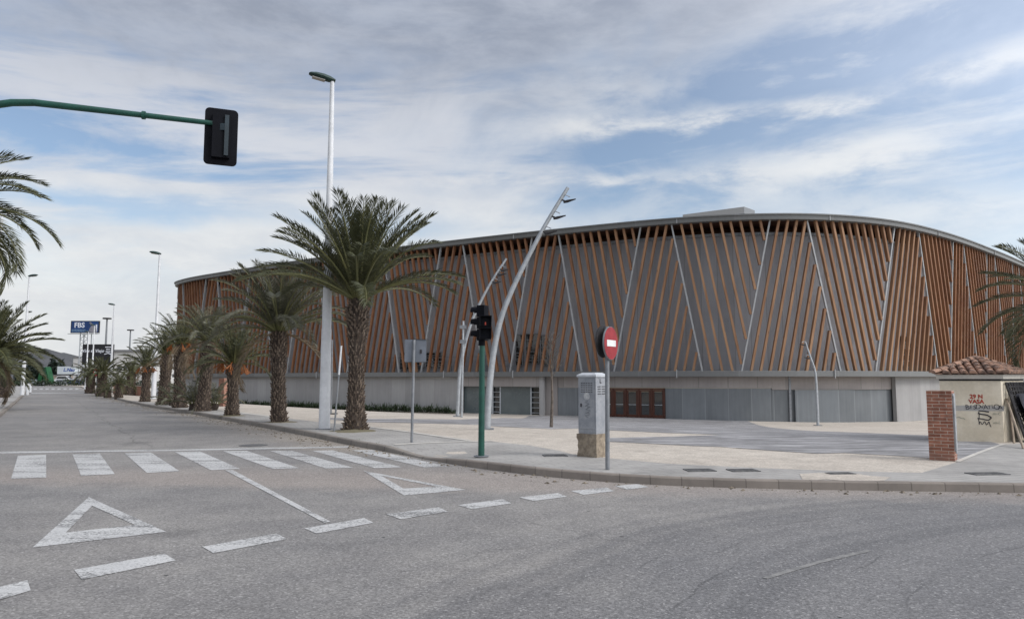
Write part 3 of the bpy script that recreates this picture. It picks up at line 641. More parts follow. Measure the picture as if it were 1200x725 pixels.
# slanting steel struts and timber fins
meas = [(450, 306, 468, 434), (517, 295, 494, 434), (543, 290, 567, 433), (624, 283, 598, 432), (655, 279, 682, 431), (751, 269, 720, 430), (787, 265, 823, 429), (902, 259, 869, 429), (945, 258, 984, 430), (1047, 265, 1025, 432), (1075, 268, 1098, 434)]
INS = .42
struts = [(s_at(a, b, INS), s_at(c, d, INS)) for a, b, c, d in meas]
W1, W2 = 6.35, 2.35; PER = W1 + W2; SL = (W1 - W2) / 2
sR = struts[-1]; t = sR[0]
right = []
tt = t
while tt < struts[-1][0] + 48:
    right.append((tt + W1, tt + W1 - SL)); right.append((tt + PER, tt + PER + SL)); tt += PER
left = []; tt = struts[0][0]
while tt > struts[0][0] - 96:
    left.append((tt - W2, tt - W2 - SL)); left.append((tt - PER, tt - PER + SL)); tt -= PER
ALL = list(reversed(left)) + struts + right
for i in range(1, len(ALL)):   # keep order
    pass
def beam_mb(mb, sa, za, sb, zb, w, dep, inset):
    A_ = pos(sa, inset, za); B_ = pos(sb, inset, zb); sm = (sa + sb) / 2; n = nrm(sm); d = (B_ - A_).normalized(); t = n.cross(d).normalized(); n = d.cross(t).normalized()
    x = t * w / 2; y = n * dep / 2
    mb.hexa([A_ - x - y, A_ + x - y, A_ + x + y, A_ - x + y, B_ - x - y, B_ + x - y, B_ + x + y, B_ - x + y])
ZT, ZB = SOFF + .02, BANDT - .01
fins = []
for i, (st, sb) in enumerate(ALL):
    mb = MB(); beam_mb(mb, st, ZT, sb, ZB, .11, .16, INS - .03); mb.build('steel_strut', M['strut'], arena)
for (tl, bl), (tr, br) in zip(ALL, ALL[1:]):
    top, bot = tr - tl, br - bl; wide = max(top, bot); n = max(3, round(wide / .67)); spc = wide / n
    for k in range(1, n):
        ts, bs = tl + k * spc, bl + k * spc; f0, f1 = 0.0, 1.0     # f: 0 bottom, 1 top
        # keep to the side of the next strut: position of fin minus strut at fraction f
        gb, gt = bs - br, ts - tr
        if gb > -.12 and gt > -.12: continue
        if gb > -.12: f0 = (gb + .12) / (gb - gt)
        if gt > -.12: f1 = (-.12 - gb) / (gt - gb)
        if f1 - f0 < .06: continue
        sa = bs + (ts - bs) * f0; sbb = bs + (ts - bs) * f1
        fins.append((sa, ZB + (ZT - ZB) * f0, sbb, ZB + (ZT - ZB) * f1))
def fin_score(f):
    p = pos((f[0] + f[2]) / 2); x = 600 + F * p.x / p.y; n = nrm((f[0] + f[2]) / 2); v = -Vector((p.x, p.y, 0)).normalized()
    vis = n.dot(v); seen = vis > .05 and 180 < x < 1215
    return (0 if not seen else (f[3] - f[1]) / p.y * (.5 + vis))
order = sorted(fins, key=fin_score, reverse=True)
for f in order[:100]:
    mb = MB(); beam_mb(mb, *f, .165, .24, INS); mb.build('timber_fin', M['timber'], arena)
rest = MB()
for f in order[100:]: beam_mb(rest, *f, .165, .24, INS)
o = rest.build('timber_fin_screen', M['timber'], arena); o['kind'] = 'stuff'
# back of the building: plain closed wall already given by the inner wall

# ground floor under the beam, piece by piece
GZ = -1.75
def wall(name, pa, pb_, z0, z1, inset, m, th=.3, parent=arena, s_abs=False):
    sa, sb = (pa, pb_) if s_abs else (s_at(pa, 470, inset), s_at(pb_, 470, inset))
    ss_ = srange(sa, sb, .5)
    rows = [(s, [pos(s, inset + th, z0), pos(s, inset, z0), pos(s, inset, z1), pos(s, inset + th, z1)]) for s in ss_]
    rows = [(sa, [pos(sa, inset + th, z0), pos(sa, inset + th, z0), pos(sa, inset + th, z1), pos(sa, inset + th, z1)])] + rows + [(sb, [pos(sb, inset + th, z0), pos(sb, inset + th, z0), pos(sb, inset + th, z1), pos(sb, inset + th, z1)])]
    return uv_strip(name, rows, m, parent)
TOPZ = BANDB + .01
S_l = s_at(541, 470, .55)
wall('base_wall', S_l - 118, S_l, GZ, TOPZ, .55, M['concrete'], s_abs=True)
# garage openings with glazed shutters and ladder-like vents
sg = [s_at(x, 470, .75) for x in (541, 576, 585, 621, 632)]
zg = atY(585, 452.8, pos(sg[2]).y).z
wall('lintel', 541, 632, zg, TOPZ, .5, M['concrete_warm'])
for a_, b2 in ((sg[0], sg[1]), (sg[2], sg[3])):
    gd = wall('garage_door', a_, b2, GZ, zg, .95, M['grey_glass'], .1, s_abs=True)
for a_, b2 in ((sg[1], sg[2]), (sg[3], sg[4])):
    vp = wall('vent_panel', a_, b2, GZ, zg, 1.05, M['dark_glass'], .1, s_abs=True)
    mb = MB()
    for q in range(7):
        z = pz(pos(a_).x, pos(a_).y) + .15 + q * .4
        if z < zg: mb.tube([pos(a_, .95, z), pos(b2, .95, z)], .035, 6)
    for s in (a_, b2): mb.box(pos(s, .93, (GZ + zg) / 2), (.12, .12, zg - GZ - .02))
    mb.build('vent_frame', M['steel'], vp)
wall('pier', 632, 637, GZ, TOPZ, .45, M['concrete'])
wall('base_wall', 637, 653, GZ, TOPZ, .9, M['concrete_warm'])
pt = lambda px, py, s: atY(px, py, pos(s).y).z
s_d0, s_d1 = s_at(690, 470, 1.0), s_at(779.5, 470, 1.0)
zp = pt(740, 454.3, s_d0)
wall('transom_wall', 653, 905, zp + .02, TOPZ, 1.0, M['concrete_warm'])
wall('metal_panel', 653, 690, GZ, zp, 1.0, M['plate'])
wall('metal_panel', 779.8, 904, GZ, zp, .98, M['plate'])
# entrance doors: frame and leaves
zdt = pt(740, 450.2, s_d1); zfl = pz(pos(s_d1).x, pos(s_d1).y) + .01
zdt = zp
ent = MB()
dir_ = (pos(s_d1, .98) - pos(s_d0, .98)); Ld = dir_.length; dx = dir_.normalized(); dn = Vector((dx.y, -dx.x, 0)); D0 = pos(s_d0, .98)
def dp(u, z, o=0): return Vector((D0.x, D0.y, 0)) + dx * u + dn * o + Vector((0, 0, z))
ent.box(dp(Ld / 2, zdt - .06), (Ld, .22, .12), (dx, dn, Vector((0, 0, 1)))); ent.box(dp(Ld / 2, zfl + .03), (Ld, .2, .06), (dx, dn, Vector((0, 0, 1))))
nl = 6
for k in range(nl + 1): ent.box(dp(Ld * k / nl if 0 < k < nl else (.05 if k == 0 else Ld - .05), (zdt + zfl) / 2), (.12, .2, zdt - zfl - .19), (dx, dn, Vector((0, 0, 1))))
entf = ent.build('entrance_frame', M['wood_door'], arena)
for k in range(nl):
    u0, u1 = Ld * k / nl + .07, Ld * (k + 1) / nl - .07; z0, z1 = zfl + .07, zdt - .13
    d = MB(); w = u1 - u0
    for (ua, ub, za, zb) in ((u0, u0 + .13, z0, z1), (u1 - .13, u1, z0, z1), (u0 + .13, u1 - .13, z1 - .12, z1), (u0 + .13, u1 - .13, z0, z0 + .16)):
        d.box(dp((ua + ub) / 2, (za + zb) / 2, .01), (ub - ua, .07, zb - za), (dx, dn, Vector((0, 0, 1))))
    do = d.build('entrance_door', M['wood_door'], arena)
    gl = MB(); gl.box(dp((u0 + u1) / 2, (z0 + z1) / 2, 0), (w - .26, .02, z1 - z0 - .28), (dx, dn, Vector((0, 0, 1)))); gl.build('glass', M['dark_glass'], do)
    h = MB(); h.tube([dp(u0 + .16 if k % 2 else u1 - .16, (z0 + z1) / 2 - .08, .06), dp(u0 + .16 if k % 2 else u1 - .16, (z0 + z1) / 2 - .08, .1)], .02, 8)
    h.box(dp((u0 + u1) / 2, (z0 + z1) / 2 - .1, .02), (w - .26, .03, .04), (dx, dn, Vector((0, 0, 1)))); h.build('push_bar', M['steel'], do)
# stepped metal panels further along
wall('metal_panel', 932, 1001, GZ, zp - .1, .9, M['plate']); wall('metal_panel', 904.3, 932, GZ, zp, 1.15, M['plate'])
wall('metal_panel', 1001, 1049, GZ, zp - .1, 1.15, M['plate'])
wall('transom_wall', 905, 1049, zp - .09, TOPZ, 1.05, M['concrete_warm'])
wall('wall_post', 925, 927.5, GZ, TOPZ, 1.0, M['grey_metal'])
s_r = s_at(1049, 470, .8)
wall('base_wall', s_r, s_r + 70, GZ, TOPZ, .7, M['concrete'], s_abs=True)
# upper terrace windows behind the fins
for (xa, xb, ya, yb) in ((470, 496, 413, 432), (500, 520, 413, 430), (605, 613, 392, 428), (617, 632, 391, 426), (634, 642, 393, 428), (1056, 1066, 394, 430)):
    sa, sb = s_at(xa, 412, 1.85), s_at(xb, 412, 1.85); Y = pos((sa + sb) / 2, 1.85).y
    wv = wall('window', sa, sb, atY(xa, yb, Y).z, atY(xa, ya, Y).z, 1.8, M['dark_glass'], .1, s_abs=True)
    mb = MB(); za, zb = atY(xa, yb, Y).z, atY(xa, ya, Y).z
    for q in range(6):
        z = za + (zb - za) * q / 5; mb.tube([pos(sa, 1.74, z), pos(sb, 1.74, z)], .04, 5)
    for s in (sa, sb): mb.tube([pos(s, 1.74, za), pos(s, 1.74, zb)], .05, 5)
    mb.build('window_frame', M['grey_metal'], wv)
rl = MB(); sa, sb = s_at(430, 412, 1.5), s_at(650, 412, 1.5)
for z in (2.75, 3.15, 3.55): rl.tube([pos(s, 1.45, z) for s in srange(sa, sb, 1)], .025, 5)
for s in srange(sa, sb, 1.8): rl.tube([pos(s, 1.45, 2.2), pos(s, 1.45, 3.55)], .03, 5)
rl.build('terrace_railing', M['grey_metal'], arena)

# ------------------------------------------------------------------ palms
def palm(base, name, label, trunk_h, r_base, r_top, L, n_fr, seed, group, leafm='frond', dens=1.0, emin=-5, lean=(0, 0), fruit=False, flare=1.35, cat='palm tree', width=.027, boots=True, up=1.0, rm=None, droop=1.0, fexp=1.25, dead=0):
    rnd = random.Random(seed); base = Vector(base); root = empty(name, base, label, cat, group)
    top = base + Vector((lean[0], lean[1], trunk_h)); tr = MB(); prof = []
    n = 14
    for i in range(n + 1):
        f = i / n; p = base.lerp(top, f); p.x += lean[0] * .25 * math.sin(PI * f)
        fl = math.exp(-f * trunk_h / .32) * (flare - 1)
        rr = (rm or (r_base * .5 + r_top * .5)); r = (r_base + (rr - r_base) * min(1, f * 2)) if f < .5 else rr + (r_top - rr) * min(1, (f - .5) * 3)
        r = r * (1 + fl); 
        if f > .9: r *= 1 - (f - .9) * 4
        prof.append((p, r))
    tr.tube([p for p, r in prof], [r * .95 for p, r in prof], 14)
    tr.v[0:14] = [v - Vector((0, 0, .1)) for v in tr.v[0:14]]
    to = tr.build('trunk', M['bark'], root, smooth=True)
    if boots:
        bt = MB(); rows = max(8, int(trunk_h / (.085 / min(1, dens + .2)))); per = 11 if dens > .7 else 8
        for q in range(rows):
            f = (q + .5) / rows * .97
            i = min(n - 1, int(f * n)); g2 = f * n - i; p = prof[i][0].lerp(prof[i + 1][0], g2); r = prof[i][1] + (prof[i + 1][1] - prof[i][1]) * g2
            for k in range(per):
                an = 2 * PI * (k + (q % 2) * .5 + rnd.uniform(-.3, .3)) / per + q * .05
                w = r * 2.6 / per * rnd.uniform(.75, 1.1); hh = trunk_h / rows * rnd.uniform(.9, 2.0); out = r * (rnd.uniform(.06, .36) + (.14 * max(0, f - .6) / .4))
                rad = Vector((math.cos(an), math.sin(an), 0)); tg = Vector((-rad.y, rad.x, 0)); c = p + rad * r * .92
                bt.add([c - tg * w / 2 - Vector((0, 0, hh * .55)), c + tg * w / 2 - Vector((0, 0, hh * .55)), c + rad * out + tg * w * .32 + Vector((0, 0, hh * .45)), c + rad * out - tg * w * .32 + Vector((0, 0, hh * .45)), c + Vector((0, 0, hh * .4)), ],
                       [(0, 1, 2, 3), (3, 2, 4), (0, 3, 4), (1, 4, 2)])
        bt.build('leaf_base', M['boot'], to)
    cr = MB(); pe = MB(); live = (cr, pe); dry = MB(); crown = prof[-1][0] - Vector((0, 0, .12))
    for k in range(n_fr):
        f = (k + .5) / n_fr; cr, pe = live if k < n_fr - dead else (dry, dry); az = k * 2.39996 + rnd.uniform(-.25, .25)
        e0 = R(88 - (88 - emin) * (f ** fexp)) + R(rnd.uniform(-9, 9)) - (R(45) if k >= n_fr - dead else 0); ln = L * rnd.uniform(.85, 1.06) * (.72 + .28 * min(1, f * 3 + .1)); dr = R((28 + 62 * f) * droop * rnd.uniform(.75, 1.25) / up)
        p = crown + Vector((math.cos(az), math.sin(az), 0)) * r_top * .45; pts = []; dirs = []; seg = 14; azd = rnd.uniform(-.25, .25)
        for s in range(seg + 1):
            t = s / seg; e = e0 - dr * t ** 1.4; a2 = az + azd * t; d = Vector((math.cos(e) * math.cos(a2), math.cos(e) * math.sin(a2), math.sin(e)))
            pts.append(p.copy()); dirs.append(d); p = p + d * (ln / seg)
        pe.tube(pts, [.045 * (1 - .85 * s / seg) * (L / 3) for s in range(seg + 1)], 4, False)
        nl = int(84 * dens * ln / 3.0 * (3.0 / L) ** .4); tw = rnd.uniform(-.5, .5)
        for j in range(nl):
            t = .13 + .87 * (j + rnd.random() * .6) / nl
            i = min(seg - 1, int(t * seg)); g2 = t * seg - i; q = pts[i].lerp(pts[i + 1], g2); d = dirs[i].lerp(dirs[i + 1], g2).normalized()
            side = Vector((-math.sin(az), math.cos(az), 0)); side = (side - d * side.dot(d)).normalized(); upv = side.cross(d)
            if upv.z < 0: upv = -upv
            prof_l = (.35 + .65 * math.sin(PI * min(1, t * .62 + .22))) if t < .95 else .45
            ll = .50 * (L / 3.0) * prof_l * rnd.uniform(.85, 1.1)
            fw = .55 + .75 * t * t
            for sg_ in (-1, 1):
                dd = (side * sg_ * (1.0 - .3 * t) + d * fw + upv * (.45 + rnd.uniform(-.3, .2))).normalized()
                tip = q + dd * ll + Vector((0, 0, -.09 * ll * (1 + f))); mid = q + dd * ll * .45
                wv = (d.cross(dd)).normalized().cross(dd).normalized() * width * (L / 3) * .5
                if rnd.random() < .5: wv = wv.lerp(upv * width * .5, .6)
                cr.add([q, mid + wv, tip, mid - wv], [(0, 1, 2, 3)])
    cr, pe = live
    if dead: dry.build('dead_frond', M['dead_frond'], root)
    cro = cr.build('crown', M[leafm], root); pe.build('leaf_stalk', M['petiole'], cro)
    if fruit:
        for k in range(5):
            fm = MB(); az = k * 1.257 + rnd.uniform(-.3, .3); o_ = Vector((math.cos(az), math.sin(az), 0)); e = crown + o_ * (r_top + .16) + Vector((0, 0, -.02 - rnd.random() * .12))
            for j in range(11):
                q = e + Vector((rnd.gauss(0, .09), rnd.gauss(0, .09), -rnd.uniform(.1, .34))) + o_ * rnd.uniform(0, .2); fm.tube([crown + o_ * r_top * .6 + Vector((0, 0, .15)), e + Vector((0, 0, .1)), q], [.02, .024, .03], 4)
            fm.build('date_cluster', M['fruit'], root)
    return root
PG = 'palms along the avenue'
def pbase(px, py): return at(px, py, .125)
def hz(b, py): return atY(600, py, b.y).z - b.z
b = pbase(416, 504); palm(b, 'palm_tree', 'tallest date palm with thick scaly trunk beside the tall white lamp post', hz(b, 346), .26, .34, 3.5, 66, 11, PG, 'frond', 1.0, 22, (.02, 0), rm=.235, flare=1.7, droop=.66, fexp=1.7)
b = pbase(327, 494.5); palm(b, 'palm_tree', 'grey-green feathery palm with slim trunk, next behind the tallest palm', hz(b, 385), .27, .31, 2.95, 56, 12, PG, 'frond_grey', .95, 16, (-.1, 0), rm=.24, flare=1.15, droop=.95, fexp=1.4, dead=2)
b = pbase(272, 487); palm(b, 'palm_tree', 'short palm with bright orange date clusters in front of the base wall', hz(b, 424), .24, .27, 2.1, 44, 13, PG, 'frond', .9, 14, fruit=True, rm=.22, droop=.8, fexp=1.4)
b = pbase(237, 481.5); palm(b, 'palm_tree', 'palm with small offshoots at its foot beside a brick gatepost', hz(b, 397), .31, .32, 2.35, 42, 14, PG, 'frond_grey', .9, 8, (.15, 0), rm=.27, droop=1.0, dead=4)
b = pbase(211, 477.5); palm(b, 'palm_tree', 'palm with yellowing fruit stalks before the curved arena end', hz(b, 402), .32, .32, 2.05, 40, 15, PG, 'frond_far', .85, 14, (-.15, .1), fruit=True, rm=.28, droop=.9, dead=5)
b = pbase(191, 474); palm(b, 'palm_tree', 'stout dark palm standing just past the curved arena end', hz(b, 414), .32, .33, 2.15, 44, 16, PG, 'frond', .8, 20, (.1, 0), rm=.3, droop=.7, fexp=1.5, dead=3)
b = pbase(170, 470.5); palm(b, 'palm_tree', 'slender palm with orange fruit beside the low brick wall', hz(b, 428), .28, .28, 1.9, 38, 17, PG, 'frond_far', .8, 8, fruit=True, width=.04, rm=.26, droop=.8)
b = pbase(139, 466); palm(b, 'palm_tree', 'small bushy young palm at the kerb beside a white lamp foot', hz(b, 449), .26, .26, 1.45, 34, 18, PG, 'frond_far', .75, -12, width=.045)
b = at(153, 462.5, .12); palm(b, 'palm_tree', 'palm with a short dark trunk set back behind the low brick wall', hz(b, 436), .40, .40, 1.9, 32, 19, PG, 'frond_far', .7, -12, width=.05)
b = pbase(119, 462.8); palm(b, 'palm_tree', 'broad drooping palm below the black billboard', hz(b, 436), .42, .42, 2.0, 42, 20, PG, 'frond_far', .75, -14, width=.05)
b = pbase(105.5, 459.5); palm(b, 'palm_tree', 'farthest palm at the avenue end, below the blue billboard', hz(b, 438), .45, .45, 2.2, 36, 21, PG, 'frond_far', .7, -12, width=.05)
b = pbase(126, 464.5); palm(b, 'palm_tree', 'low palm shrub between the far lamp post and the broad drooping palm', hz(b, 457), .25, .25, 1.2, 26, 41, PG, 'frond_far', .7, -5, width=.045)
# offshoots at trunk feet
OG = 'young palm offshoots at trunk feet'
b = pbase(203, 475); palm(b, 'palm_offshoot', 'low palm offshoot at the foot of the stout dark palm', .35, .2, .2, 1.5, 18, 22, OG, 'frond_grey', .6, 5, cat='young palm', boots=False, width=.05)
b = pbase(227, 480.5); palm(b, 'palm_offshoot', 'spiky grey-green palm offshoot on the road side of the palm by the brick gatepost', .35, .2, .2, 1.75, 20, 23, OG, 'frond_grey', .6, 15, cat='young palm', boots=False, width=.05)
b = pbase(247, 480.5); palm(b, 'palm_offshoot', 'palm offshoot leaning across the brick gatepost', .35, .2, .2, 1.6, 16, 24, OG, 'frond_grey', .6, 15, (.2, 0), cat='young palm', boots=False, width=.05)
# the row on the other side of the avenue
LG = 'palms on the far side of the avenue'
palm((-17.55, 21.9, .12), 'palm_tree', 'palm whose long hanging fronds reach in under the green mast arm', 6.75, .3, .36, 3.5, 64, 25, LG, 'frond', 1.0, -15, rm=.28, droop=1.25, fexp=.9)
palm((-28.15, 40, .12), 'palm_tree', 'dense dark bushy palm in front of the avenue lamp across the road', 3.0, .42, .44, 3.3, 74, 26, LG, 'frond', .9, -10, width=.04, droop=.75, fexp=1.1, dead=4)
palm((-35.3, 50.5, .12), 'palm_tree', 'second bushy palm overhanging the kerb across the road', 2.3, .4, .42, 2.5, 46, 27, LG, 'frond', .75, -15, width=.045, droop=.8)
palm((-43.6, 64, .12), 'palm_tree', 'third bushy palm partly hidden behind the second one', 2.4, .4, .4, 2.4, 44, 28, LG, 'frond_far', .7, -15, width=.05, droop=.8)
palm((16.7, 22.0, pz(16.7, 22)), 'palm_tree', 'palm beside the tiled hut with arching fronds before the arena', 4.1, .3, .34, 2.7, 52, 29, None, 'frond_far', 1.0, -25, rm=.28, droop=.95)

# ------------------------------------------------------------------ street lamps
def street_lamp():
    root = empty('street_lamp', (0, 0, 0)); z = Vector((0, 0, 1))
    H = 11.55; mb = MB(); mb.tube([(0, 0, 0), (0, 0, 3.2), (0, 0, 3.25), (0, 0, H)], [.185, .165, .155, .07], 12); mb.build('pole', M['white_post'], root, True)
    f = MB(); f.box((0, 0, .012), (.46, .46, .024)); f.build('base_plate', M['grey_metal'], root)
    # shell reaches out over the road (towards -x, -y a little)
    d = Vector((-.93, -.36, .0)).normalized(); w = Vector((-d.y, d.x, 0)); up = Vector((0, 0, 1)); tilt = (d + up * .16).normalized(); un = w.cross(tilt); un = un if un.z > 0 else -un
    sh = MB(); O = Vector((0, 0, H + .03)); prof = [(-.12, .05, -.05, .09), (.1, .11, -.1, .13), (.35, .13, -.1, .17), (.65, .11, -.075, .17), (.85, .06, -.05, .13), (.92, .02, -.03, .08)]
    nseg = 10
    for (t, hi, lo, hw) in prof:
        t *= .84; c = O + tilt * t
        for k in range(nseg):
            an = 2 * PI * k / nseg; sx, sy = math.cos(an), math.sin(an); sh.v.append(c + w * hw * sx + un * ((hi if sy > 0 else -lo) * sy))
    for i in range(len(prof) - 1):
        for k in range(nseg): k2 = (k + 1) % nseg; sh.f.append((i * nseg + k, i * nseg + k2, (i + 1) * nseg + k2, (i + 1) * nseg + k))
    sh.f.append(tuple(range(nseg))); sh.f.append(tuple((len(prof) - 1) * nseg + k for k in range(nseg)))
    head = sh.build('lamp_head', M['dark_green'], root, True)
    l = MB(); l.box(O + tilt * .44 - un * .098, (.42, .2, .03), (tilt, w, un)); l.build('lens', M['lens'], head)
    return root
LGp = 'tall street lamps along the avenue'
proto = street_lamp()
spots = [(at(380, 502.5, .125), 'nearest tall white street lamp, beside the tallest palm'), (Vector((-28.3, 59, .12)), 'white street lamp rising past the curved end of the arena'), (Vector((-54.1, 100.5, .12)), 'white street lamp beside the black billboard'),
         (Vector((-78.9, 140, .12)), 'white street lamp in front of the blue billboard'), (Vector((-91.4, 160, .12)), 'thin white street lamp at the end of the avenue, before the billboard mast'),
         (Vector((-47.2, 72, .12)), 'white street lamp across the avenue rising above the bushy palms'), (Vector((-30.72, 44, .12)), 'white street lamp whose pole stands at the picture edge behind the hanging palm fronds'), (Vector((-73.5, 112, .12)), 'white street lamp far along the opposite kerb behind the bushy palms')]
for i, (p, lab) in enumerate(spots):
    o = proto if i == 0 else copy_tree(proto); o.location = p; tag(o, lab, 'street lamp', LGp)
    if p.x < -30 and i >= 5 or i == 6: o.rotation_euler.z = PI * .93
# high floodlight masts far off
for (px, py, Y, lab) in ((125.5, 373.5, 210, 'floodlight mast with flat round head behind the black billboard'), (153, 387, 260, 'distant floodlight mast above the far palms')):
    t = atY(px, py, Y); root = empty('floodlight_mast', (t.x, Y, -.05), lab, 'light mast', 'far floodlight masts')
    MB().tube([(t.x, Y, -.05), (t.x, Y, t.z)], [.4, .22], 8).build('mast', M['grey_metal'], root); MB().disc((t.x, Y, t.z + .1), (0, 0, 1), 1.15, .35, 16).build('lamp_ring', M['iron'], root)

# ------------------------------------------------------------------ leaning plaza lamps
def leaning_lamp(path, label, rads, heads, hd):
    b = ground(*path[0]); Y = b.y; root = empty('leaning_lamp', b, label, 'plaza lamp', 'leaning lamps on the plaza')
    pts = [b] + [atY(x, y, Y) for x, y in path[1:]]; n = len(pts)
    fine = []
    for i in range(n - 1):
        p0, p1, p2, p3 = pts[max(i - 1, 0)], pts[i], pts[i + 1], pts[min(i + 2, n - 1)]
        for k in range(5):
            t = k / 5; fine.append(.5 * ((2 * p1) + (p2 - p0) * t + (2 * p0 - 5 * p1 + 4 * p2 - p3) * t * t + (3 * p1 - p0 - 3 * p2 + p3) * t ** 3))
    fine.append(pts[-1]); m = len(fine)
    MB().tube(fine, [rads[0] + (rads[1] - rads[0]) * i / (m - 1) for i in range(m)], 12).build('pole', M['steel'], root, True)
    MB().box(b + Vector((0, 0, .02)), (.42, .42, .04)).build('base_plate', M['grey_metal'], root)
    for f in heads:
        c = fine[int(f * (m - 1))]; hh = MB(); d = Vector((hd, -.25, .22)).normalized()
        hh.tube([c, c + Vector((hd * .18, -.12, -.1))], .03, 6); q = c + Vector((hd * .18, -.12, -.1))
        hh.tube([q - d * .1, q + d * .03, q + d * .32], [.035, .05, .018], 10); ho = hh.build('spotlight', M['iron'], root)
        br = MB(); br.tube([c + Vector((0, 0, .02)), c + Vector((hd * .15, -.05, .14)), c + Vector((hd * .3, -.1, .06))], .018, 6); br.build('bracket', M['steel'], ho)
leaning_lamp([(571, 503), (573.5, 455), (579, 410), (587.5, 372), (600, 340), (617, 305), (640, 262), (665.5, 220)], 'tall leaning steel plaza lamp behind the green traffic signal', (.11, .06), (.955, .905, .855), 1)
leaning_lamp([(536, 488), (538.5, 440), (544.5, 405), (553.5, 375), (566, 348), (579, 325), (593.5, 303)], 'farther leaning steel lamp, bent before the garage doors', (.09, .05), (.93, .87, .81), 1)
leaning_lamp([(958.5, 498.5), (957.5, 470), (955.5, 437), (949.5, 418), (943.5, 400)], 'small bent steel lamp standing before the metal panels', (.09, .05), (.97, .78), -1)

# ------------------------------------------------------------------ signals and signs
V = Vector
# green mast arm with the black signal board, seen from behind
mp = V((-10.2, 12.05, .12)); root = empty('mast_arm_signal', mp, 'dark green mast arm holding a black traffic signal seen from behind', 'traffic signal')
e = atY(262, 146, 13.0); k0 = atY(40, 120.5, 12.43)
ez = k0.z - 1.7; arm = [mp, V((mp.x, mp.y, ez - 1.5))]
for a_ in range(0, 91, 10): f = R(a_); arm.append(V((mp.x + (k0.x - mp.x) * (1 - math.cos(f)), mp.y + (k0.y - mp.y) * (1 - math.cos(f)), ez + 1.7 * math.sin(f))))
arm += [k0.lerp(e, .3), k0.lerp(e, .62), e]
MB().tube(arm, [.10, .078] + [.076 - .0016 * i for i in range(10)] + [.056, .05, .045], 14).build('mast_arm', M['green_paint'], root, True)
q = k0.lerp(e, .56); MB().tube([q, q + (e - k0).normalized() * .05], .075, 12).build('collar', M['green_paint'], root)
hc = atY(259, 160.5, 13.05); n_ = V((.38, -.925, 0)).normalized(); hx = V((-n_.y, n_.x, 0)); hx = hx if hx.x > 0 else -hx; hz_ = V((0, 0, 1))
def rrect(w, h, r, k=5):
    out = []
    for cx, cy, a0 in ((w / 2 - r, h / 2 - r, 0), (-w / 2 + r, h / 2 - r, 90), (-w / 2 + r, -h / 2 + r, 180), (w / 2 - r, -h / 2 + r, 270)):
        for i in range(k + 1): a = R(a0 + 90 * i / k); out.append((cx + r * math.cos(a), cy + r * math.sin(a)))
    return out
bp = MB(); bp.prism(rrect(.56, 1.04, .08), .02, hx, hz_, hc, -n_); bo = bp.build('backboard', M['black_plastic'], root)
hb = MB(); hb.box(hc + n_ * .05, (.3, .12, .8), (hx, n_, hz_)); hb.box(hc - n_ * .1, (.32, .14, .92), (hx, n_, hz_)); ho = hb.build('signal_housing', M['black_plastic'], root)
for k in (-1, 0, 1):
    vz = MB(); c = hc - n_ * .17 + hz_ * k * .3; pts = [(c + hx * .14 * math.cos(a) + hz_ * .14 * math.sin(a)) for a in [R(-20 + 220 * i / 10) for i in range(11)]]
    for i in range(10): vz.quad(pts[i], pts[i + 1], pts[i + 1] - n_ * .2, pts[i] - n_ * .2)
    vz.build('visor', M['black_plastic'], ho)
bk = MB(); bk.box(hc + n_ * .13 + hx * .09, (.07, .04, .74), (hx, n_, hz_)); bk.box(e + V((0, 0, -.06)) + n_ * .02, (.09, .09, .12)); bk.build('mounting_bracket', pm('bracket_grey_blue', (.018, .032, .042), None, 4, .5), root)

# kerbside pedestal signal
tb = at(564, 534.5, .125); root = empty('traffic_light', tb, 'black pedestal traffic light on dark green pole at the kerb before the arena', 'traffic light')
zt_ = atY(566, 401.5, tb.y).z; ztop = atY(566, 357.5, tb.y).z
MB().tube([tb, V((tb.x + .01, tb.y, zt_))], [.068, .058], 14).build('pole', M['green_paint'], root, True)
MB().disc(tb + V((0, 0, .01)), (0, 0, 1), .16, .02, 20).build('base_plate', M['grey_metal'], root)
vd = V((-.93, .37, 0)).normalized(); vw = V((-vd.y, vd.x, 0)); sec = (ztop - zt_ - .04) / 3
vh = MB(); cxy = V((tb.x + .02, tb.y + .02, 0))
for k in range(3): vh.box(cxy + V((0, 0, zt_ + .04 + sec * (k + .5))), (.17, .24, sec - .012), (vd, vw, hz_))
vh.tube([V((tb.x, tb.y, zt_ - .06)), V((tb.x, tb.y, zt_ + .06))], .075, 10); vho = vh.build('signal_head', M['black_plastic'], root)
for k in range(3):
    c = cxy + vd * .085 + V((0, 0, zt_ + .04 + sec * (k + .5))); vz = MB(); pts = [c + vw * .1 * math.cos(R(a)) + hz_ * .1 * math.sin(R(a)) for a in range(-15, 196, 15)]
    for i in range(len(pts) - 1): vz.quad(pts[i], pts[i + 1], pts[i + 1] + vd * .16, pts[i] + vd * .16)
    vz.build('visor', M['black_plastic'], vho); MB().disc(c + vd * .01, vd, .09, .012, 18).build('signal_lens', M['dark_glass'], vho)
pn = V((.12, -.99, 0)).normalized(); pw = V((-pn.y, pn.x, 0)); pc = V((tb.x + .075, tb.y - .14, 0)); ph = MB()
for k in range(2): ph.box(pc + V((0, 0, zt_ + .06 + sec * (k + .5))), (.25, .16, sec - .01), (pw, pn, hz_))
pho = ph.build('pedestrian_head', M['black_plastic'], root)
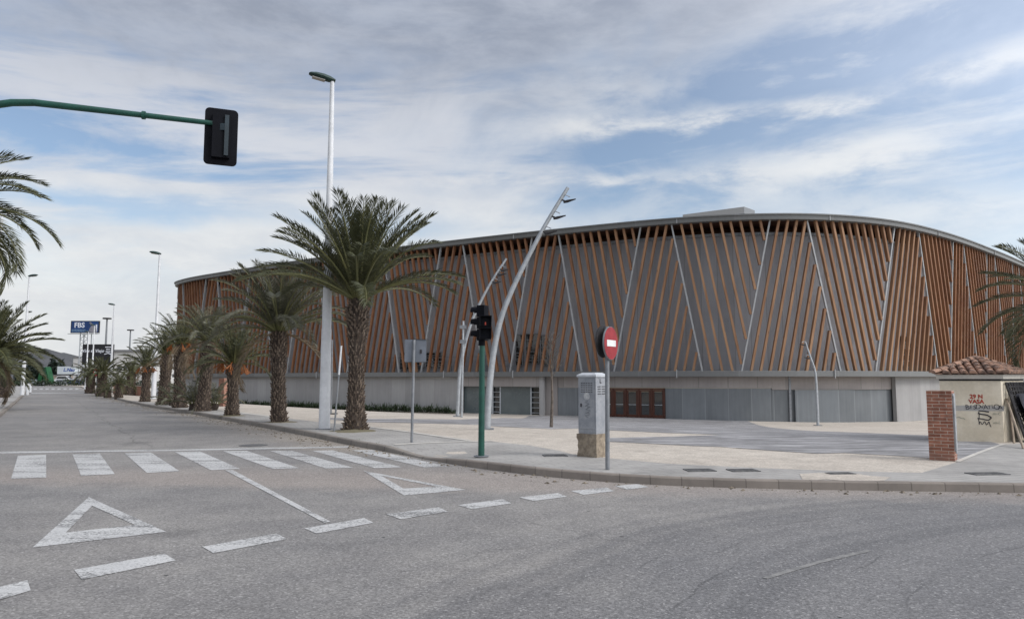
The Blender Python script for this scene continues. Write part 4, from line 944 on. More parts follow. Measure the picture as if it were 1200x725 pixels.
for k in range(2):
    c = pc + pn * .09 + V((0, 0, zt_ + .06 + sec * (k + .5)))
    hdm = MB(); hdm.box(c + hz_ * (sec / 2 - .02) + pn * .07, (.24, .16, .012), (pw, pn, hz_))
    for sg_ in (-1, 1): hdm.box(c + pw * .115 * sg_ + pn * .05 , (.012, .1, sec - .06), (pw, pn, hz_))
    hdm.build('hood', M['black_plastic'], pho)
    MB().box(c - pn * .007, (.2, .012, sec - .05), (pw, pn, hz_)).build('signal_lens', M['black_plastic'], pho)
c = pc + pn * .09 + V((0, 0, zt_ + .06 + sec * 1.3)); man = MB(); man.disc(c + hz_ * .03, pn, .009, .006, 10); man.box(c + hz_ * .005, (.026, .006, .032), (pw, pn, hz_)); man.box(c - hz_ * .022 - pw * .007, (.009, .006, .026), (pw, pn, hz_)); man.box(c - hz_ * .022 + pw * .007, (.009, .006, .026), (pw, pn, hz_))
man.build('red_man_symbol', M['red_lamp'], pho)

# no-entry sign
sb_ = at(712, 550, .125); root = empty('road_sign', sb_, 'round red no-entry sign with white bar on a grey post at the kerb', 'road sign')
st_ = atY(713.5, 382.5, sb_.y).z
MB().tube([sb_, V((sb_.x + .02, sb_.y, st_))], .04, 14).build('post', M['grey_metal'], root, True)
fn = V((.85, -.527, 0)); fw = V((-fn.y, fn.x, 0)); dc = atY(716, 402, sb_.y - .05); dc = V((sb_.x + .02, sb_.y, dc.z)) + fn * .06
d = MB().disc(dc, fn, .30, .03, 36); pl_ = d.build('sign_plate', M['grey_metal'], root)
MB().disc(dc + fn * .017, fn, .293, .006, 36).build('sign_face', M['red_sign'], root)
MB().box(dc + fn * .023, (.38, .006, .115), (fw, fn, hz_)).build('white_bar', M['white_sign'], root)
d2 = V((sb_.x + .02, sb_.y, dc.z + .03)) - fn * .075 - fw * .03
bp2 = MB(); bp2.disc(d2, fn, .29, .02, 30); bp2.build('reverse_plate', M['iron'], root)
cl = MB()
for z in (-.12, .12): cl.box(V((sb_.x + .02, sb_.y, dc.z + z)), (.1, .1, .035), (fw, fn, hz_))
cl.build('clamp', M['steel'], root)

# square sign seen from behind
qb = at(482.5, 518, .125); root = empty('road_sign', qb, 'square grey sign seen from behind on a post by the crossing', 'road sign')
qt = atY(484.5, 397.5, qb.y).z; ql = atY(484.5, 424, qb.y).z
MB().tube([qb, V((qb.x + .03, qb.y, qt - .01))], .036, 12).build('post', M['grey_metal'], root, True)
qp = MB(); qp.prism(rrect(.56, qt - ql, .03), .012, V((1, .06, 0)).normalized(), hz_, V((qb.x + .06, qb.y + .05, (qt + ql) / 2)), V((0, 1, 0))); qpo = qp.build('sign_plate', pm('sign_back', (.155, .17, .2), (.125, .14, .165), 4, .5, .2), root)
ed = MB(); ed.box(V((qb.x + .06, qb.y + .055, qt + .004)), (.56, .035, .01)); ed.box(V((qb.x + .06, qb.y + .055, ql - .004)), (.56, .035, .01))
ed.build('sign_rim', M['iron'], root)
MB().box(V((qb.x + .2, qb.y + .045, (qt + ql) / 2 - .02)), (.05, .01, .1)).build('sticker', M['iron'], root)
# leaning thin post and stake
lb = at(391.5, 505.5, .125); lt = atY(400, 405, lb.y); root = empty('leaning_post', lb, 'thin grey post leaning beside the tallest palm, its tip white', 'post')
MB().tube([lb, lb.lerp(lt, .66)], .027, 8).build('shaft', M['grey_metal'], root, True); MB().tube([lb.lerp(lt, .66), lt], .03, 8).build('white_tip', M['white_post'], root, True)
kb = ground(388, 485); kt = atY(389.5, 398, kb.y); root = empty('thin_pole', kb, 'thin dark pole with a square foot on the plaza behind the lamp post', 'pole')
MB().tube([kb, kt], .035, 8).build('shaft', M['grey_metal'], root, True); MB().box(kb + V((0, 0, .02)), (.5, .5, .04)).build('foot', M['iron'], root)
vb = ground(541, 489); vt = atY(543, 376, vb.y); root = empty('thin_pole', vb, 'slim pole with two collars beside the farther leaning lamp', 'pole')
MB().tube([vb, vt], .05, 8).build('shaft', M['steel'], root, True)
for y in (383, 400): c = atY(542.5, y, vb.y); MB().box(c, (.3, .16, .16)).build('collar', M['grey_metal'], root)

# utility cabinet
ux, uy = V((-.75, .66, 0)), V((.66, .75, 0)); u0 = at(699, 536, .125); cw, cd = .45, .38
root = empty('utility_cabinet', u0, 'scuffed grey utility cabinet with vents on a crumbling concrete plinth', 'cabinet')
def cab(a, b, z0, z1, g=0.0): # corner box from the near corner
    p = u0 - ux * g - uy * g; w, d = cw + 2 * g, cd + 2 * g
    q = [p, p + uy * d, p + uy * d + ux * w, p + ux * w]; return [V((c.x, c.y, z0)) for c in q] + [V((c.x, c.y, z1)) for c in q]
zp_ = atY(699, 508.5, u0.y).z; zc = atY(699, 441.5, u0.y).z; zr = atY(699, 437, u0.y).z
pm_ = MB(); rows = 6; nn_ = 24; rnd = random.Random(4)
per_ = []
for i in range(nn_):
    f = i / nn_ * 4; s, t = int(f), f - int(f); cs = cab(0, 0, 0, 0, .02)[:4]; per_.append(cs[s].lerp(cs[(s + 1) % 4], t))
cen = sum(per_, V()) / nn_
for r_ in range(rows + 1):
    z = .1 + (zp_ - .1) * r_ / rows
    for p in per_:
        o_ = (p - cen).normalized() * rnd.uniform(-.022, .018); pm_.v.append(V((p.x + o_.x, p.y + o_.y, z + (rnd.uniform(-.012, .006) if r_ == rows else 0))))
for r_ in range(rows):
    for i in range(nn_): j = (i + 1) % nn_; pm_.f.append((r_ * nn_ + i, r_ * nn_ + j, (r_ + 1) * nn_ + j, (r_ + 1) * nn_ + i))
pm_.f.append(tuple(rows * nn_ + i for i in range(nn_)))
pm_.build('plinth', M['plinth'], root)
cb = MB(); cb.hexa(cab(0, 0, zp_ - .015, zc)); cbo = cb.build('cabinet_body', M['cabinet'], root)
rfm = MB(); lo_ = cab(0, 0, zc + .001, zc + .04, .025); hi_ = cab(0, 0, zc + .04, zr, .0); rfm.hexa(lo_[:4] + [V((p.x, p.y, zc + .04)) for p in lo_[:4]]); t_ = cab(0, 0, zr, zr, -.06)
rfm.hexa([V((p.x, p.y, zc + .041)) for p in lo_[:4]] + [V((p.x, p.y, zr + .01)) for p in t_[:4]]); rfm.build('cabinet_roof', pm('cabinet_roof_grey', (.5, .52, .55), (.42, .44, .47), 5, .5), root)
nL, nR = -uy, -ux   # outward normals of the two seen faces
dr_ = MB(); dr_.box(u0 + ux * (cw / 2) + nL * .006 + V((0, 0, (zp_ + zc) / 2 - u0.z + .03)), (cw - .07, .012, zc - zp_ - .14), (ux, nL, hz_)); dro = dr_.build('cabinet_door', M['cabinet'], root)
vt_ = MB()
for i in range(5):
    for j in range(5): vt_.box(u0 + ux * (.1 + j * .062) + nL * .014 + V((0, 0, zc - u0.z - .13 - i * .045)), (.04, .006, .012), (ux, nL, hz_))
vt_.build('vent_slot', M['iron'], dro)
MB().box(u0 + ux * (cw - .085) + nL * .02 + V((0, 0, (zp_ + zc) / 2 - u0.z)), (.025, .02, .07), (ux, nL, hz_)).build('lock', M['iron'], dro)
MB().disc(u0 + ux * .22 + nL * .015 + V((0, 0, zc - u0.z - .4)), nL, .075, .006, 16).build('pale_sticker', pm('worn_sticker', (.5, .5, .5), (.36, .37, .39), 18, .7), dro)
sc = MB()
rs = random.Random(9); pts = []
for k in range(16): pts.append(u0 + ux * (.2 + .07 * math.sin(k * 1.9)) + nL * .015 + V((0, 0, zc - u0.z - .5 - k * .022 + rs.uniform(-.02, .02))))
sc.tube(pts, .006, 4); sc.build('graffiti_scrawl', M['grey_metal'], dro)
vr = MB()
for i in range(4):
    for j in range(2): vr.box(u0 + uy * (.12 + j * .15) + nR * .004 + V((0, 0, zc - u0.z - .2 - i * .05)), (.11, .008, .014), (uy, nR, hz_))
vr.build('side_vent_slot', M['iron'], cbo)
text_mb('L', .12, u0 + uy * .17 + nR * .004 + V((0, 0, zc - u0.z - .09)), uy, hz_, nR, .004, .004).build('letter_mark', M['black_paint'], cbo)

# brick gateposts
def gatepost(b, w, dpt, h, ang, label, side_plate=False):
    root = empty('brick_gatepost', b, label, 'gatepost', 'brick gateposts'); X = V((math.cos(ang), math.sin(ang), 0)); Y = V((-X.y, X.x, 0))
    MB().box(b + V((0, 0, h / 2 - .03)) + Y * dpt / 2, (w, dpt, h + .06), (X, Y, hz_)).build('brick_pillar', brick(ang), root)
    if side_plate:
        MB().box(b + X * (w / 2 + .012) + Y * dpt * .5 + V((0, 0, h * .55)), (.02, dpt * .8, h * .82), (X, Y, hz_)).build('render_strip', M['plate_plain'], root)
        MB().tube([b + X * (w / 2 + .03) + Y * .05 + V((0, 0, .15)), b + X * (w / 2 + .03) + Y * .05 + V((0, 0, h - .1))], .014, 6).build('gate_hinge_rod', M['steel'], root)
    return root
M['plate_plain'] = pm('peeling_grey_render', (.34, .35, .36), (.22, .22, .23), 6, .8)
gb = ground(1104, 539.5); gh = atY(1104, 457.5, gb.y).z - gb.z
gatepost(gb, .44, .42, gh, R(-37), 'red brick gatepost standing alone on the plaza near the tiled hut', True)
gb2 = at(258.5, 476.3, .1); gatepost(gb2, .42, .42, atY(258, 443, gb2.y).z - gb2.z, R(-25), 'red brick gatepost half hidden by palm offshoots')

# tiled hut
fl, fr = ground(1104.5, 516.5), ground(1177, 518); gzv = min(fl.z, fr.z) - .05
br = V((15.35 * fr.y / 20.6, fr.y + 1.75, 0)); br.x = (1196 - 600) / F * br.y; bl = fl + V((1.32, 2.0, 0))
root = empty('tiled_hut', (fl.x, fl.y, gzv + .05), 'small cream rendered hut with clay tile roof and graffiti', 'hut')
ze = atY(1140, 446, fl.y).z
def ring(pts, z): return [V((p.x, p.y, z)) for p in pts]
foot = [fl, fr, br, bl]; cf = sum(foot, V()) / 4
MB().hexa(ring(foot, gzv) + ring(foot, ze)).build('wall', M['render'], root)
def grow(pts, g): return [V((p.x, p.y, 0)) + ((p - cf) * V((1, 1, 0))).normalized() * g for p in pts]
MB().hexa(ring(grow(foot, .02), ze + .001) + ring(grow(foot, .02), ze + .05)).build('dark_band', M['iron'], root)
MB().hexa(ring(grow(foot, .12), ze + .052) + ring(grow(foot, .15), ze + .17)).build('cornice', M['trim'], root)
zapex = atY(1145, 420.5, cf.y).z
eave = grow(foot, .24); apex = V((cf.x, cf.y, zapex)); base_z = ze + .18
rr_ = MB(); rr_.add(ring(eave, base_z) + [apex - V((0, 0, .06))], [(0, 1, 4), (1, 2, 4), (2, 3, 4), (3, 0, 4), (3, 2, 1, 0)]); ro = rr_.build('roof', M['tile'], root)
tl_ = MB(); rnt = random.Random(3)
def half_tile(mb, a, b, r0, r1, nrm_):   # barrel tile from a (low) to b (high)
    d = (b - a).normalized(); w = d.cross(nrm_).normalized(); n = 6; vs = []
    for p, r in ((a, r0), (b, r1)):
        for i in range(n + 1): an = PI * i / n; vs.append(p + w * r * math.cos(an) + nrm_ * r * math.sin(an) * .85)
    fs = [(i, i + 1, n + 2 + i, n + 1 + i) for i in range(n)]; fs.append(tuple(range(n + 1)))
    # inner shell gives the tile its thickness at the lip
    mb.add(vs, fs)
for i in range(4):
    A_, B_ = V((eave[i].x, eave[i].y, base_z)), V((eave[(i + 1) % 4].x, eave[(i + 1) % 4].y, base_z)); mid = (A_ + B_) / 2; up_ = (apex - mid); ex = (B_ - A_).normalized(); up_ = up_ - ex * up_.dot(ex); SLn = up_.length; upn = up_.normalized(); nn2 = ex.cross(upn).normalized(); nn2 = nn2 if nn2.z > 0 else -nn2
    Lx = (B_ - A_).length; nt = int(Lx / .2); rowsT = 5; ax_ = (apex - A_).dot(ex)
    for r_ in range(rowsT):
        v0 = SLn * r_ / rowsT; v1 = SLn * (r_ + 1.18) / rowsT
        for k in range(nt):
            u = (k + .5) * Lx / nt; f = (r_ + .5) / rowsT
            if u < ax_ * f + .04 or u > Lx - (Lx - ax_) * f - .04: continue
            a_ = A_ + ex * u + upn * (v0 - .03) + nn2 * (.03 + rnt.uniform(0, .012)); b_2 = A_ + ex * (u + rnt.uniform(-.01, .01)) + upn * v1 + nn2 * .012
            half_tile(tl_, a_, b_2, .092, .075, nn2)
tl_.build('barrel_tile', M['tile'], ro)
hp = MB()
for i in range(4):
    A_ = V((eave[i].x, eave[i].y, base_z)); d = apex - A_; n2 = d.cross(V((-d.y, d.x, 0))).normalized(); n2 = n2 if n2.z > 0 else -n2
    for k in range(6): half_tile(hp, A_ + d * (k / 6 - .02) + n2 * .05, A_ + d * ((k + 1.1) / 6) + n2 * .03, .1, .085, n2)
hp.build('ridge_tile', M['tile'], ro)
fx = (fr - fl); fx.z = 0; Lf = fx.length; fx.normalize(); fnn = V((fx.y, -fx.x, 0)); fnn = fnn if fnn.y < 0 else -fnn
def hp_(px, py, o=.008):   # a point on the hut's front wall
    d = ray(px, py); t = (V((fl.x, fl.y, 0)).dot(fnn)) / (d.x * fnn.x + d.y * fnn.y); return V((d.x * t, d.y * t, CAMZ + d.z * t)) + fnn * o
text_mb('29 N', .15, hp_(1144, 464.5), fx, hz_, fnn, .004, .005).build('graffiti_lettering', M['red_paint'], root)
text_mb('VASA', .15, hp_(1144, 470.3), fx, hz_, fnn, .004, .005).build('graffiti_lettering', M['red_paint'], root)
bd = MB(); bd.quad(hp_(1120, 474.8, .003), hp_(1176.5, 475.5, .003), hp_(1176.5, 481.5, .003), hp_(1120, 481, .003)); bd.build('painted_out_band', pm('grey_overpaint', (.36, .35, .34), (.42, .39, .35), 3, .85), root)
gw = MB(); xg = 1133.5; rg = random.Random(6)
for ch in 'BESDVATLOA':
    t = text_mb(ch, .165 * rg.uniform(.85, 1.2), hp_(xg, 476.6 + rg.uniform(-.8, .8)), (fx + hz_ * rg.uniform(-.15, .15)).normalized(), (hz_ + fx * rg.uniform(-.2, .2)).normalized(), fnn, .004, -.001); gw.add(t.v, t.f); xg += 4.3
gw.build('graffiti_lettering', M['black_paint'], root)
def scrawl(pxs, r, m):
    mb = MB(); pts = [hp_(x, y, .003) for x, y in pxs]; n = len(pts); fine = []
    for i in range(n - 1):
        p0, p1, p2, p3 = pts[max(i - 1, 0)], pts[i], pts[i + 1], pts[min(i + 2, n - 1)]
        for k in range(4):
            t = k / 4; fine.append(.5 * ((2 * p1) + (p2 - p0) * t + (2 * p0 - 5 * p1 + 4 * p2 - p3) * t * t + (3 * p1 - p0 - 3 * p2 + p3) * t ** 3))
    fine.append(pts[-1]); mb.tube(fine, r, 5); return mb.build('graffiti_scrawl', m, root)
scrawl([(1147, 481), (1153, 481.5), (1159, 482.4)], .018, M['black_paint']); scrawl([(1146, 484), (1150, 485), (1157, 486.2), (1162, 489.5)], .018, M['black_paint'])
scrawl([(1145.5, 490), (1151, 490.6), (1158, 492), (1161, 490)], .015, M['black_paint'])
scrawl([(1147, 496), (1149, 494), (1151, 497), (1154, 493.5), (1156, 497.5), (1159, 494), (1160, 497), (1161.5, 500)], .01, M['black_paint']); scrawl([(1147, 482), (1147.5, 488), (1147, 492), (1148, 497)], .01, M['black_paint'])
for y, s in ((484.5, 'm-C'), (495, 'm-L')):
    text_mb(s, .11, hp_(1168, y), fx, hz_, fnn, .004, -.001, font_shear=.2).build('graffiti_lettering', M['faint_paint'], root)
scrawl([(1121, 489), (1124, 488.2), (1126, 489.5), (1129, 489.8), (1131, 491)], .008, M['faint_paint'])
# things leaning on the hut's side wall
def side_pt(f, z, o): p = fr.lerp(br, f); n = V((br.y - fr.y, -(br.x - fr.x), 0)).normalized(); return V((p.x, p.y, z)) + n * o
gz2 = fr.z
cr_ = MB()
A_ = side_pt(.1, gz2, .45); B_ = side_pt(.95, gz2, .45); A2 = side_pt(.1, ze - .05, .06); B2 = side_pt(.95, ze - .05, .06)
for k in range(9): cr_.tube([A_.lerp(B_, k / 8), A2.lerp(B2, k / 8)], .022 + .012 * (k % 3 == 0), 5)
for k in range(15): cr_.tube([A_.lerp(A2, k / 14), B_.lerp(B2, k / 14)], .02, 5)
for k in range(7): cr_.tube([A_.lerp(B_, k / 7).lerp(A2.lerp(B2, k / 7), .5), A2.lerp(B2, (k + 1) / 7)], .03, 5)
tag(cr_.build('iron_grille', M['iron'], None, loc=A_), 'dark rusted iron grille leaning on the side of the tiled hut', 'grille')
tp = MB(); rows_ = []
for i in range(7):
    for j in range(6):
        f = .2 + .6 * i / 6; h = j / 5; p = side_pt(f, gz2 + .02 + h * 1.25 + .04 * math.sin(i * 2), .58 - .25 * h + .05 * math.sin(i * 2.3 + j)); tp.v.append(p)
for i in range(6):
    for j in range(5): a = i * 6 + j; tp.f.append((a, a + 6, a + 7, a + 1))
nb = len(tp.v); bk_ = [p + (cf - p) * V((1, 1, 0)) * .06 for p in tp.v]; f0 = list(tp.f); tp.v += bk_; tp.f += [tuple(i + nb for i in reversed(f)) for f in f0]
tag(tp.build('tarpaulin', M['blue_tarp'], None, loc=side_pt(.5, gz2, .6), smooth=True), 'dark blue tarpaulin bundled against the iron grille by the hut', 'tarpaulin')
for (t0, t1, w, lab) in (((1199.5, 526), (1180, 468), .09, 'pale wooden plank leaning against the hut corner'), ((1188.5, 519), (1184, 480), .05, 'thin wooden batten leaning beside the pale plank')):
    a_ = ground(*t0) ; b3 = atY(t1[0], t1[1], fr.y + .25); d = (b3 - a_).normalized(); x = d.cross(V((0, 1, 0))).normalized(); y = d.cross(x)
    mb = MB(); mb.box((a_ + b3) / 2, (w, .03, (b3 - a_).length), (x, y, d)); tag(mb.build('wooden_plank', M['old_wood'], None, loc=a_), lab, 'plank', 'planks leaning on the hut')

# bare young tree
yb = ground(646, 500.5); root = empty('young_tree', yb, 'thin bare sapling standing before the arena doors', 'tree'); ty = atY(646.5, 396, yb.y); rt = random.Random(5)
MB().tube([yb, yb.lerp(ty, .3) + V((.03, 0, 0)), yb.lerp(ty, .65), ty], [.06, .045, .03, .012], 8).build('trunk', M['twig'], root, True)
tw = MB()
for k in range(16):
    f = .55 + .43 * k / 16; p = yb.lerp(ty, f); a = k * 2.4; L = 1.2 * (1.05 - f) + .5; q = p + V((math.cos(a) * .55, math.sin(a) * .55, .8)) * L * .8
    tw.tube([p, p.lerp(q, .5) + V((rt.uniform(-.08, .08), 0, .05)), q], [.014, .009, .005], 4)
    for j in range(3):
        q2 = p.lerp(q, .4 + .2 * j); tw.tube([q2, q2 + V((rt.uniform(-.3, .3), rt.uniform(-.3, .3), rt.uniform(.05, .35)))], [.007, .003], 4)
tw.build('crown', M['twig'], root)

# low planting along the arena wall
hd = MB(); rh = random.Random(8)
sa, sb = s_at(270, 474, .2), s_at(539, 474, .2)
s = sa
while s < sb:
    for _ in range(2):
        p = pos(s + rh.uniform(-.2, .2), -.15 - rh.random() * .55); z = pz(p.x, p.y); H = rh.choice((.25, .3, .35, .5, .6)); nlf = 24
        for k in range(nlf):
            a = rh.uniform(0, 2 * PI); e = rh.uniform(.1, 1.3); L = H * rh.uniform(.6, 1.1); c = V((p.x + rh.gauss(0, .12), p.y + rh.gauss(0, .12), z + rh.uniform(0, H * .6))); d = V((math.cos(a) * math.cos(e), math.sin(a) * math.cos(e), math.sin(e))); w = d.cross(V((0, 0, 1))).normalized() * .035
            hd.add([c, c + d * L * .5 + w, c + d * L, c + d * L * .5 - w], [(0, 1, 2, 3)])
    s += .24
o = hd.build('ground_cover', M['shrub']); o['kind'] = 'stuff'
bed = MB(); ss_ = srange(sa, sb, 1.0)
for i in range(len(ss_) - 1):
    q = [pos(ss_[i], .5), pos(ss_[i + 1], .5), pos(ss_[i + 1], -.95), pos(ss_[i], -.95)]; bed.quad(*[V((p.x, p.y, pz(p.x, p.y) + .01)) for p in q])
struct('planting_bed', bed.build('planting_bed', M['earth']))
# weeds at the kerb, earth round the trunk
for px, py, lab in ((423, 519, 'small green weed tuft at the kerb below the tallest palm'), (440.5, 523.5, 'second weed tuft at the kerb, nearer the zebra crossing')):
    p = at(px, py + 1.5); mb = MB()
    for k in range(60):
        a = rh.uniform(0, 2 * PI); e = rh.uniform(.5, 1.45); L = rh.uniform(.08, .2); c = p + V((rh.gauss(0, .05), rh.gauss(0, .03), 0)); d = V((math.cos(a) * math.cos(e), math.sin(a) * math.cos(e), math.sin(e))); w = d.cross(V((0, 0, 1))).normalized() * .009; mb.add([c - w, c + d * L, c + w], [(0, 1, 2)])
    tag(mb.build('weed_tuft', M['weed'], None, loc=p), lab, 'weed', 'weeds in the kerb joint')
def mound(px, py, rx, name):
    c = ground(px, py); mb = MB(); n = 18; rm_ = random.Random(px); mb.v.append(c + V((0, 0, .07)))
    for k in range(n): a = 2 * PI * k / n; r = rx * rm_.uniform(.8, 1.2); x, y = c.x + r * math.cos(a), c.y + r * math.sin(a); mb.v.append(V((x, y, pz(x, y) + .008)))
    for k in range(n): mb.f.append((0, 1 + k, 1 + (k + 1) % n))
    struct(name, mb.build(name, M['earth']))
mound(416, 505, .72, 'tree_pit'); mound(327, 494.5, .6, 'tree_pit'); mound(273, 487.2, .55, 'tree_pit')
gr_ = MB(); rgz = random.Random(12)
for i in range(2, len(KD) - 1):
    p = KD[i]
    if not (p.x > -45 and p.x < 16): continue
    t = (KD[i + 1] - KD[i - 1]).normalized(); nn = V((t.y, -t.x)); av = p.x < -2.5
    for _ in range(14 if av else 7):
        o_ = abs(rgz.gauss(0, .5 if av else .22)) + .02; c = V((p.x + nn.x * o_ + t.x * rgz.uniform(-.25, .25), p.y + nn.y * o_ + t.y * rgz.uniform(-.25, .25), .004)); r = rgz.choice((.006, .009, .012, .012, .02, .03)); a = rgz.uniform(0, 6.3); u_ = V((math.cos(a), math.sin(a), 0)) * r * rgz.uniform(1, 2); w_ = V((-math.sin(a), math.cos(a), 0)) * r
        gr_.add([c - u_, c - w_, c + u_, c + w_, c + V((0, 0, r * .9))], [(0, 1, 4), (1, 2, 4), (2, 3, 4), (3, 0, 4)])
o = gr_.build('gravel', M['grit']); o['kind'] = 'stuff'
# manholes and service covers
def cover(px, py, w, d, lab, lift=.014, ang=.1):
    c = ground(px, py); X = V((math.cos(ang), math.sin(ang), 0)); Y = V((-X.y, X.x, 0)); mb = MB(); mb.box(c + V((0, 0, lift)), (w, d, .012), (X, Y, hz_))
    for k in range(5): mb.box(c + Y * d * (k - 2) / 6 + V((0, 0, lift + .009)), (w * .85, d * .05, .006), (X, Y, hz_))
    tag(mb.build('service_cover', M['manhole'], None, loc=c), lab, 'service cover', 'service covers in the pavement')
cover(650.5, 534, .5, .35, 'iron service cover beside the plinth of the utility cabinet'); cover(820, 551.3, .5, .35, 'iron service cover near the kerb, nearer the no-entry sign'); cover(871, 551.5, .5, .35, 'iron service cover near the kerb, farther from the no-entry sign')
cover(1157, 555.5, .62, .3, 'iron service cover in the tiles beyond the brick gatepost'); cover(985, 555.3, .45, .22, 'iron service cover beside the pale patch near the kerb')
c = at(297, 523.2 - 1.6); mb = MB(); mb.disc(c + V((0, 0, .004)), (0, 0, 1), .36, .008, 30); mb.disc(c + V((0, 0, .009)), (0, 0, 1), .3, .004, 30)
tag(mb.build('manhole_cover', M['manhole'], None, loc=c), 'round iron manhole cover in the road above the zebra', 'manhole cover')

# ------------------------------------------------------------------ far end of the avenue
def facing_box(px0, px1, py0, py1, Y, depth, zb=None):
    a, b = atY(px0, py0, Y), atY(px1, py1, Y); z0 = b.z if zb is None else zb
    return V(((a.x + b.x) / 2, Y + depth / 2, (a.z + z0) / 2)), (b.x - a.x, depth, a.z - z0), V(((a.x + b.x) / 2, Y, z0))
# blue billboard on a lattice mast
Y = 185; a, b = atY(83.2, 375.8, Y), atY(115.8, 390, Y); cx, cz, w, h = (a.x + b.x) / 2, (a.z + b.z) / 2, b.x - a.x, a.z - b.z
root = empty('billboard', (cx, Y, -.05), 'blue billboard on a tall lattice mast at the end of the avenue', 'billboard'); X, Zv, N = V((1, 0, 0)), hz_, V((0, -1, 0))
MB().box((cx, Y + .2, cz), (w, .4, h)).build('panel', M['iron'], root); MB().box((cx, Y - .02, cz), (w - .35, .04, h - .35)).build('poster', M['ad_blue'], root)
text_mb('FBS', 1.75, V((cx - w * .19, Y - .06, cz + h * .13)), X, Zv, N, .03, .04).build('poster_lettering', M['ad_light'], root)
mb = MB(); 
for zz_, w0, w1 in ((-.24, -.45, .0), (-.37, -.45, .1)):
    x = w0
    while x < w1: L = random.uniform(.03, .07); mb.box((cx + (x + L / 2) * w, Y - .05, cz + zz_ * h), (L * w, .02, .22)); x += L + .012
mb.build('small_print', M['ad_teal'], root)
mb = MB(); px_ = cx + w * .27; mb.prism([(-1.0, -1.4), (1.2, -1.4), (.9, -.2), (.4, .3), (-.3, .2), (-.7, -.5)], .03, X, Zv, V((px_, Y - .08, cz)), N); mb.prism([(.0, .2), (.3, .55), (-.5, 1.25), (-.85, 1.0)], .03, X, Zv, V((px_, Y - .13, cz)), N); mb.build('poster_figure', M['ad_grey'], root)
MB().box((px_ + 1.0, Y - .07, cz - .35), (.35, .05, 1.9)).build('poster_stripe', M['ad_light'], root)
MB().box((cx, Y - .4, b.z - .25), (w + .4, .9, .12)).build('catwalk', M['steel'], root)
lt_ = MB(); mx = atY(98, 395, Y).x
for sx in (-1, 1):
    for sy in (0, 1.6): lt_.tube([(mx + sx * .95, Y + .2 + sy, -.05), (mx + sx * .95, Y + .2 + sy, b.z)], .13, 6)
for k in range(9):
    z0 = b.z * k / 9; z1 = b.z * (k + 1) / 9; lt_.tube([(mx - .95, Y + .2, z0), (mx + .95, Y + .2, z1)], .07, 5); lt_.tube([(mx + .95, Y + .2, z0), (mx - .95, Y + .2, z1)], .07, 5)
lt_.build('lattice_mast', M['steel'], root)
# black billboard
Y = 172; a, b = atY(97, 403.2, Y), atY(132, 427, Y); cx, cz, w, h = (a.x + b.x) / 2, (a.z + b.z) / 2, b.x - a.x, a.z - b.z
root = empty('billboard', (cx, Y, -.05), 'black billboard with white script standing below the blue one', 'billboard')
MB().box((cx, Y + .2, cz), (w, .4, h)).build('panel', M['ad_black'], root)
text_mb('Vins el Viejo', 1.02, V((cx - w * .16, Y - .02, cz + h * .17)), X, Zv, N, .03, .012, font_shear=.25).build('poster_lettering', M['ad_light'], root)
mb = MB()
for zz_, w0 in ((.36, 1.4), (.25, .9), (.14, 1.1)): mb.box((cx + w * .33, Y - .02, cz + zz_ * h), (w0, .03, .2))
mb.tube([(cx + w * .33 - .8, Y - .02, cz + .0 * h), (cx + w * .33, Y - .02, cz + .06 * h), (cx + w * .33 + .9, Y - .02, cz - .01 * h)], .1, 5); mb.build('small_print', M['ad_light'], root)
mb = MB()
for f in (-.42, .42): mb.tube([(cx + w * f, Y + .6, -.05), (cx + w * f, Y + .6, b.z + .5)], .2, 8)
mb.build('support_post', M['iron'], root)
# buildings
c, s_, bb = facing_box(86, 101, 419, 450, 215, 12, -.05); root = empty('white_warehouse', bb, 'pale warehouse with a dark window band beyond the parked cars', 'warehouse')
MB().box(c, s_).build('wall', M['white_wall'], root); MB().box(c + V((0, 0, s_[2] / 2 + .2)), (s_[0] + .5, s_[1] + .5, .4)).build('roof', M['grey_roof'], root)
p = atY(96, 439.5, 214.9); MB().box((p.x, 214.95, p.z), (2.0, .12, 1.1)).build('window', M['dark_glass'], root); p = atY(91, 443, 214.9); MB().box((p.x, 214.96, p.z), (1.0, .1, 2.0)).build('door', M['grey_metal'], root)
c, s_, bb = facing_box(128, 166, 412, 450, 240, 25, -.05); root = empty('grey_shed', bb, 'long grey industrial shed behind the far palms', 'shed')
MB().box(c, s_).build('wall', M['white_wall'], root); MB().box(c + V((0, 0, s_[2] / 2 + .3)), (s_[0] + .8, s_[1] + .8, .7)).build('roof', M['grey_roof'], root)
for k in range(5): MB().box((bb.x + (k - 2) * 2.0, 239.95, 5), (1.0, .12, 1.4)).build('window', M['dark_glass'], root)
c, s_, bb = facing_box(60, 70, 440, 450, 205, 6, -.05); root = empty('beige_kiosk', bb, 'low beige block between the green skip loader and the white trailer', 'kiosk')
MB().box(c, s_).build('wall', M['beige_wall'], root); MB().box(c + V((0, 0, s_[2] / 2 + .1)), (s_[0] + .3, s_[1] + .3, .2)).build('roof', M['grey_roof'], root)
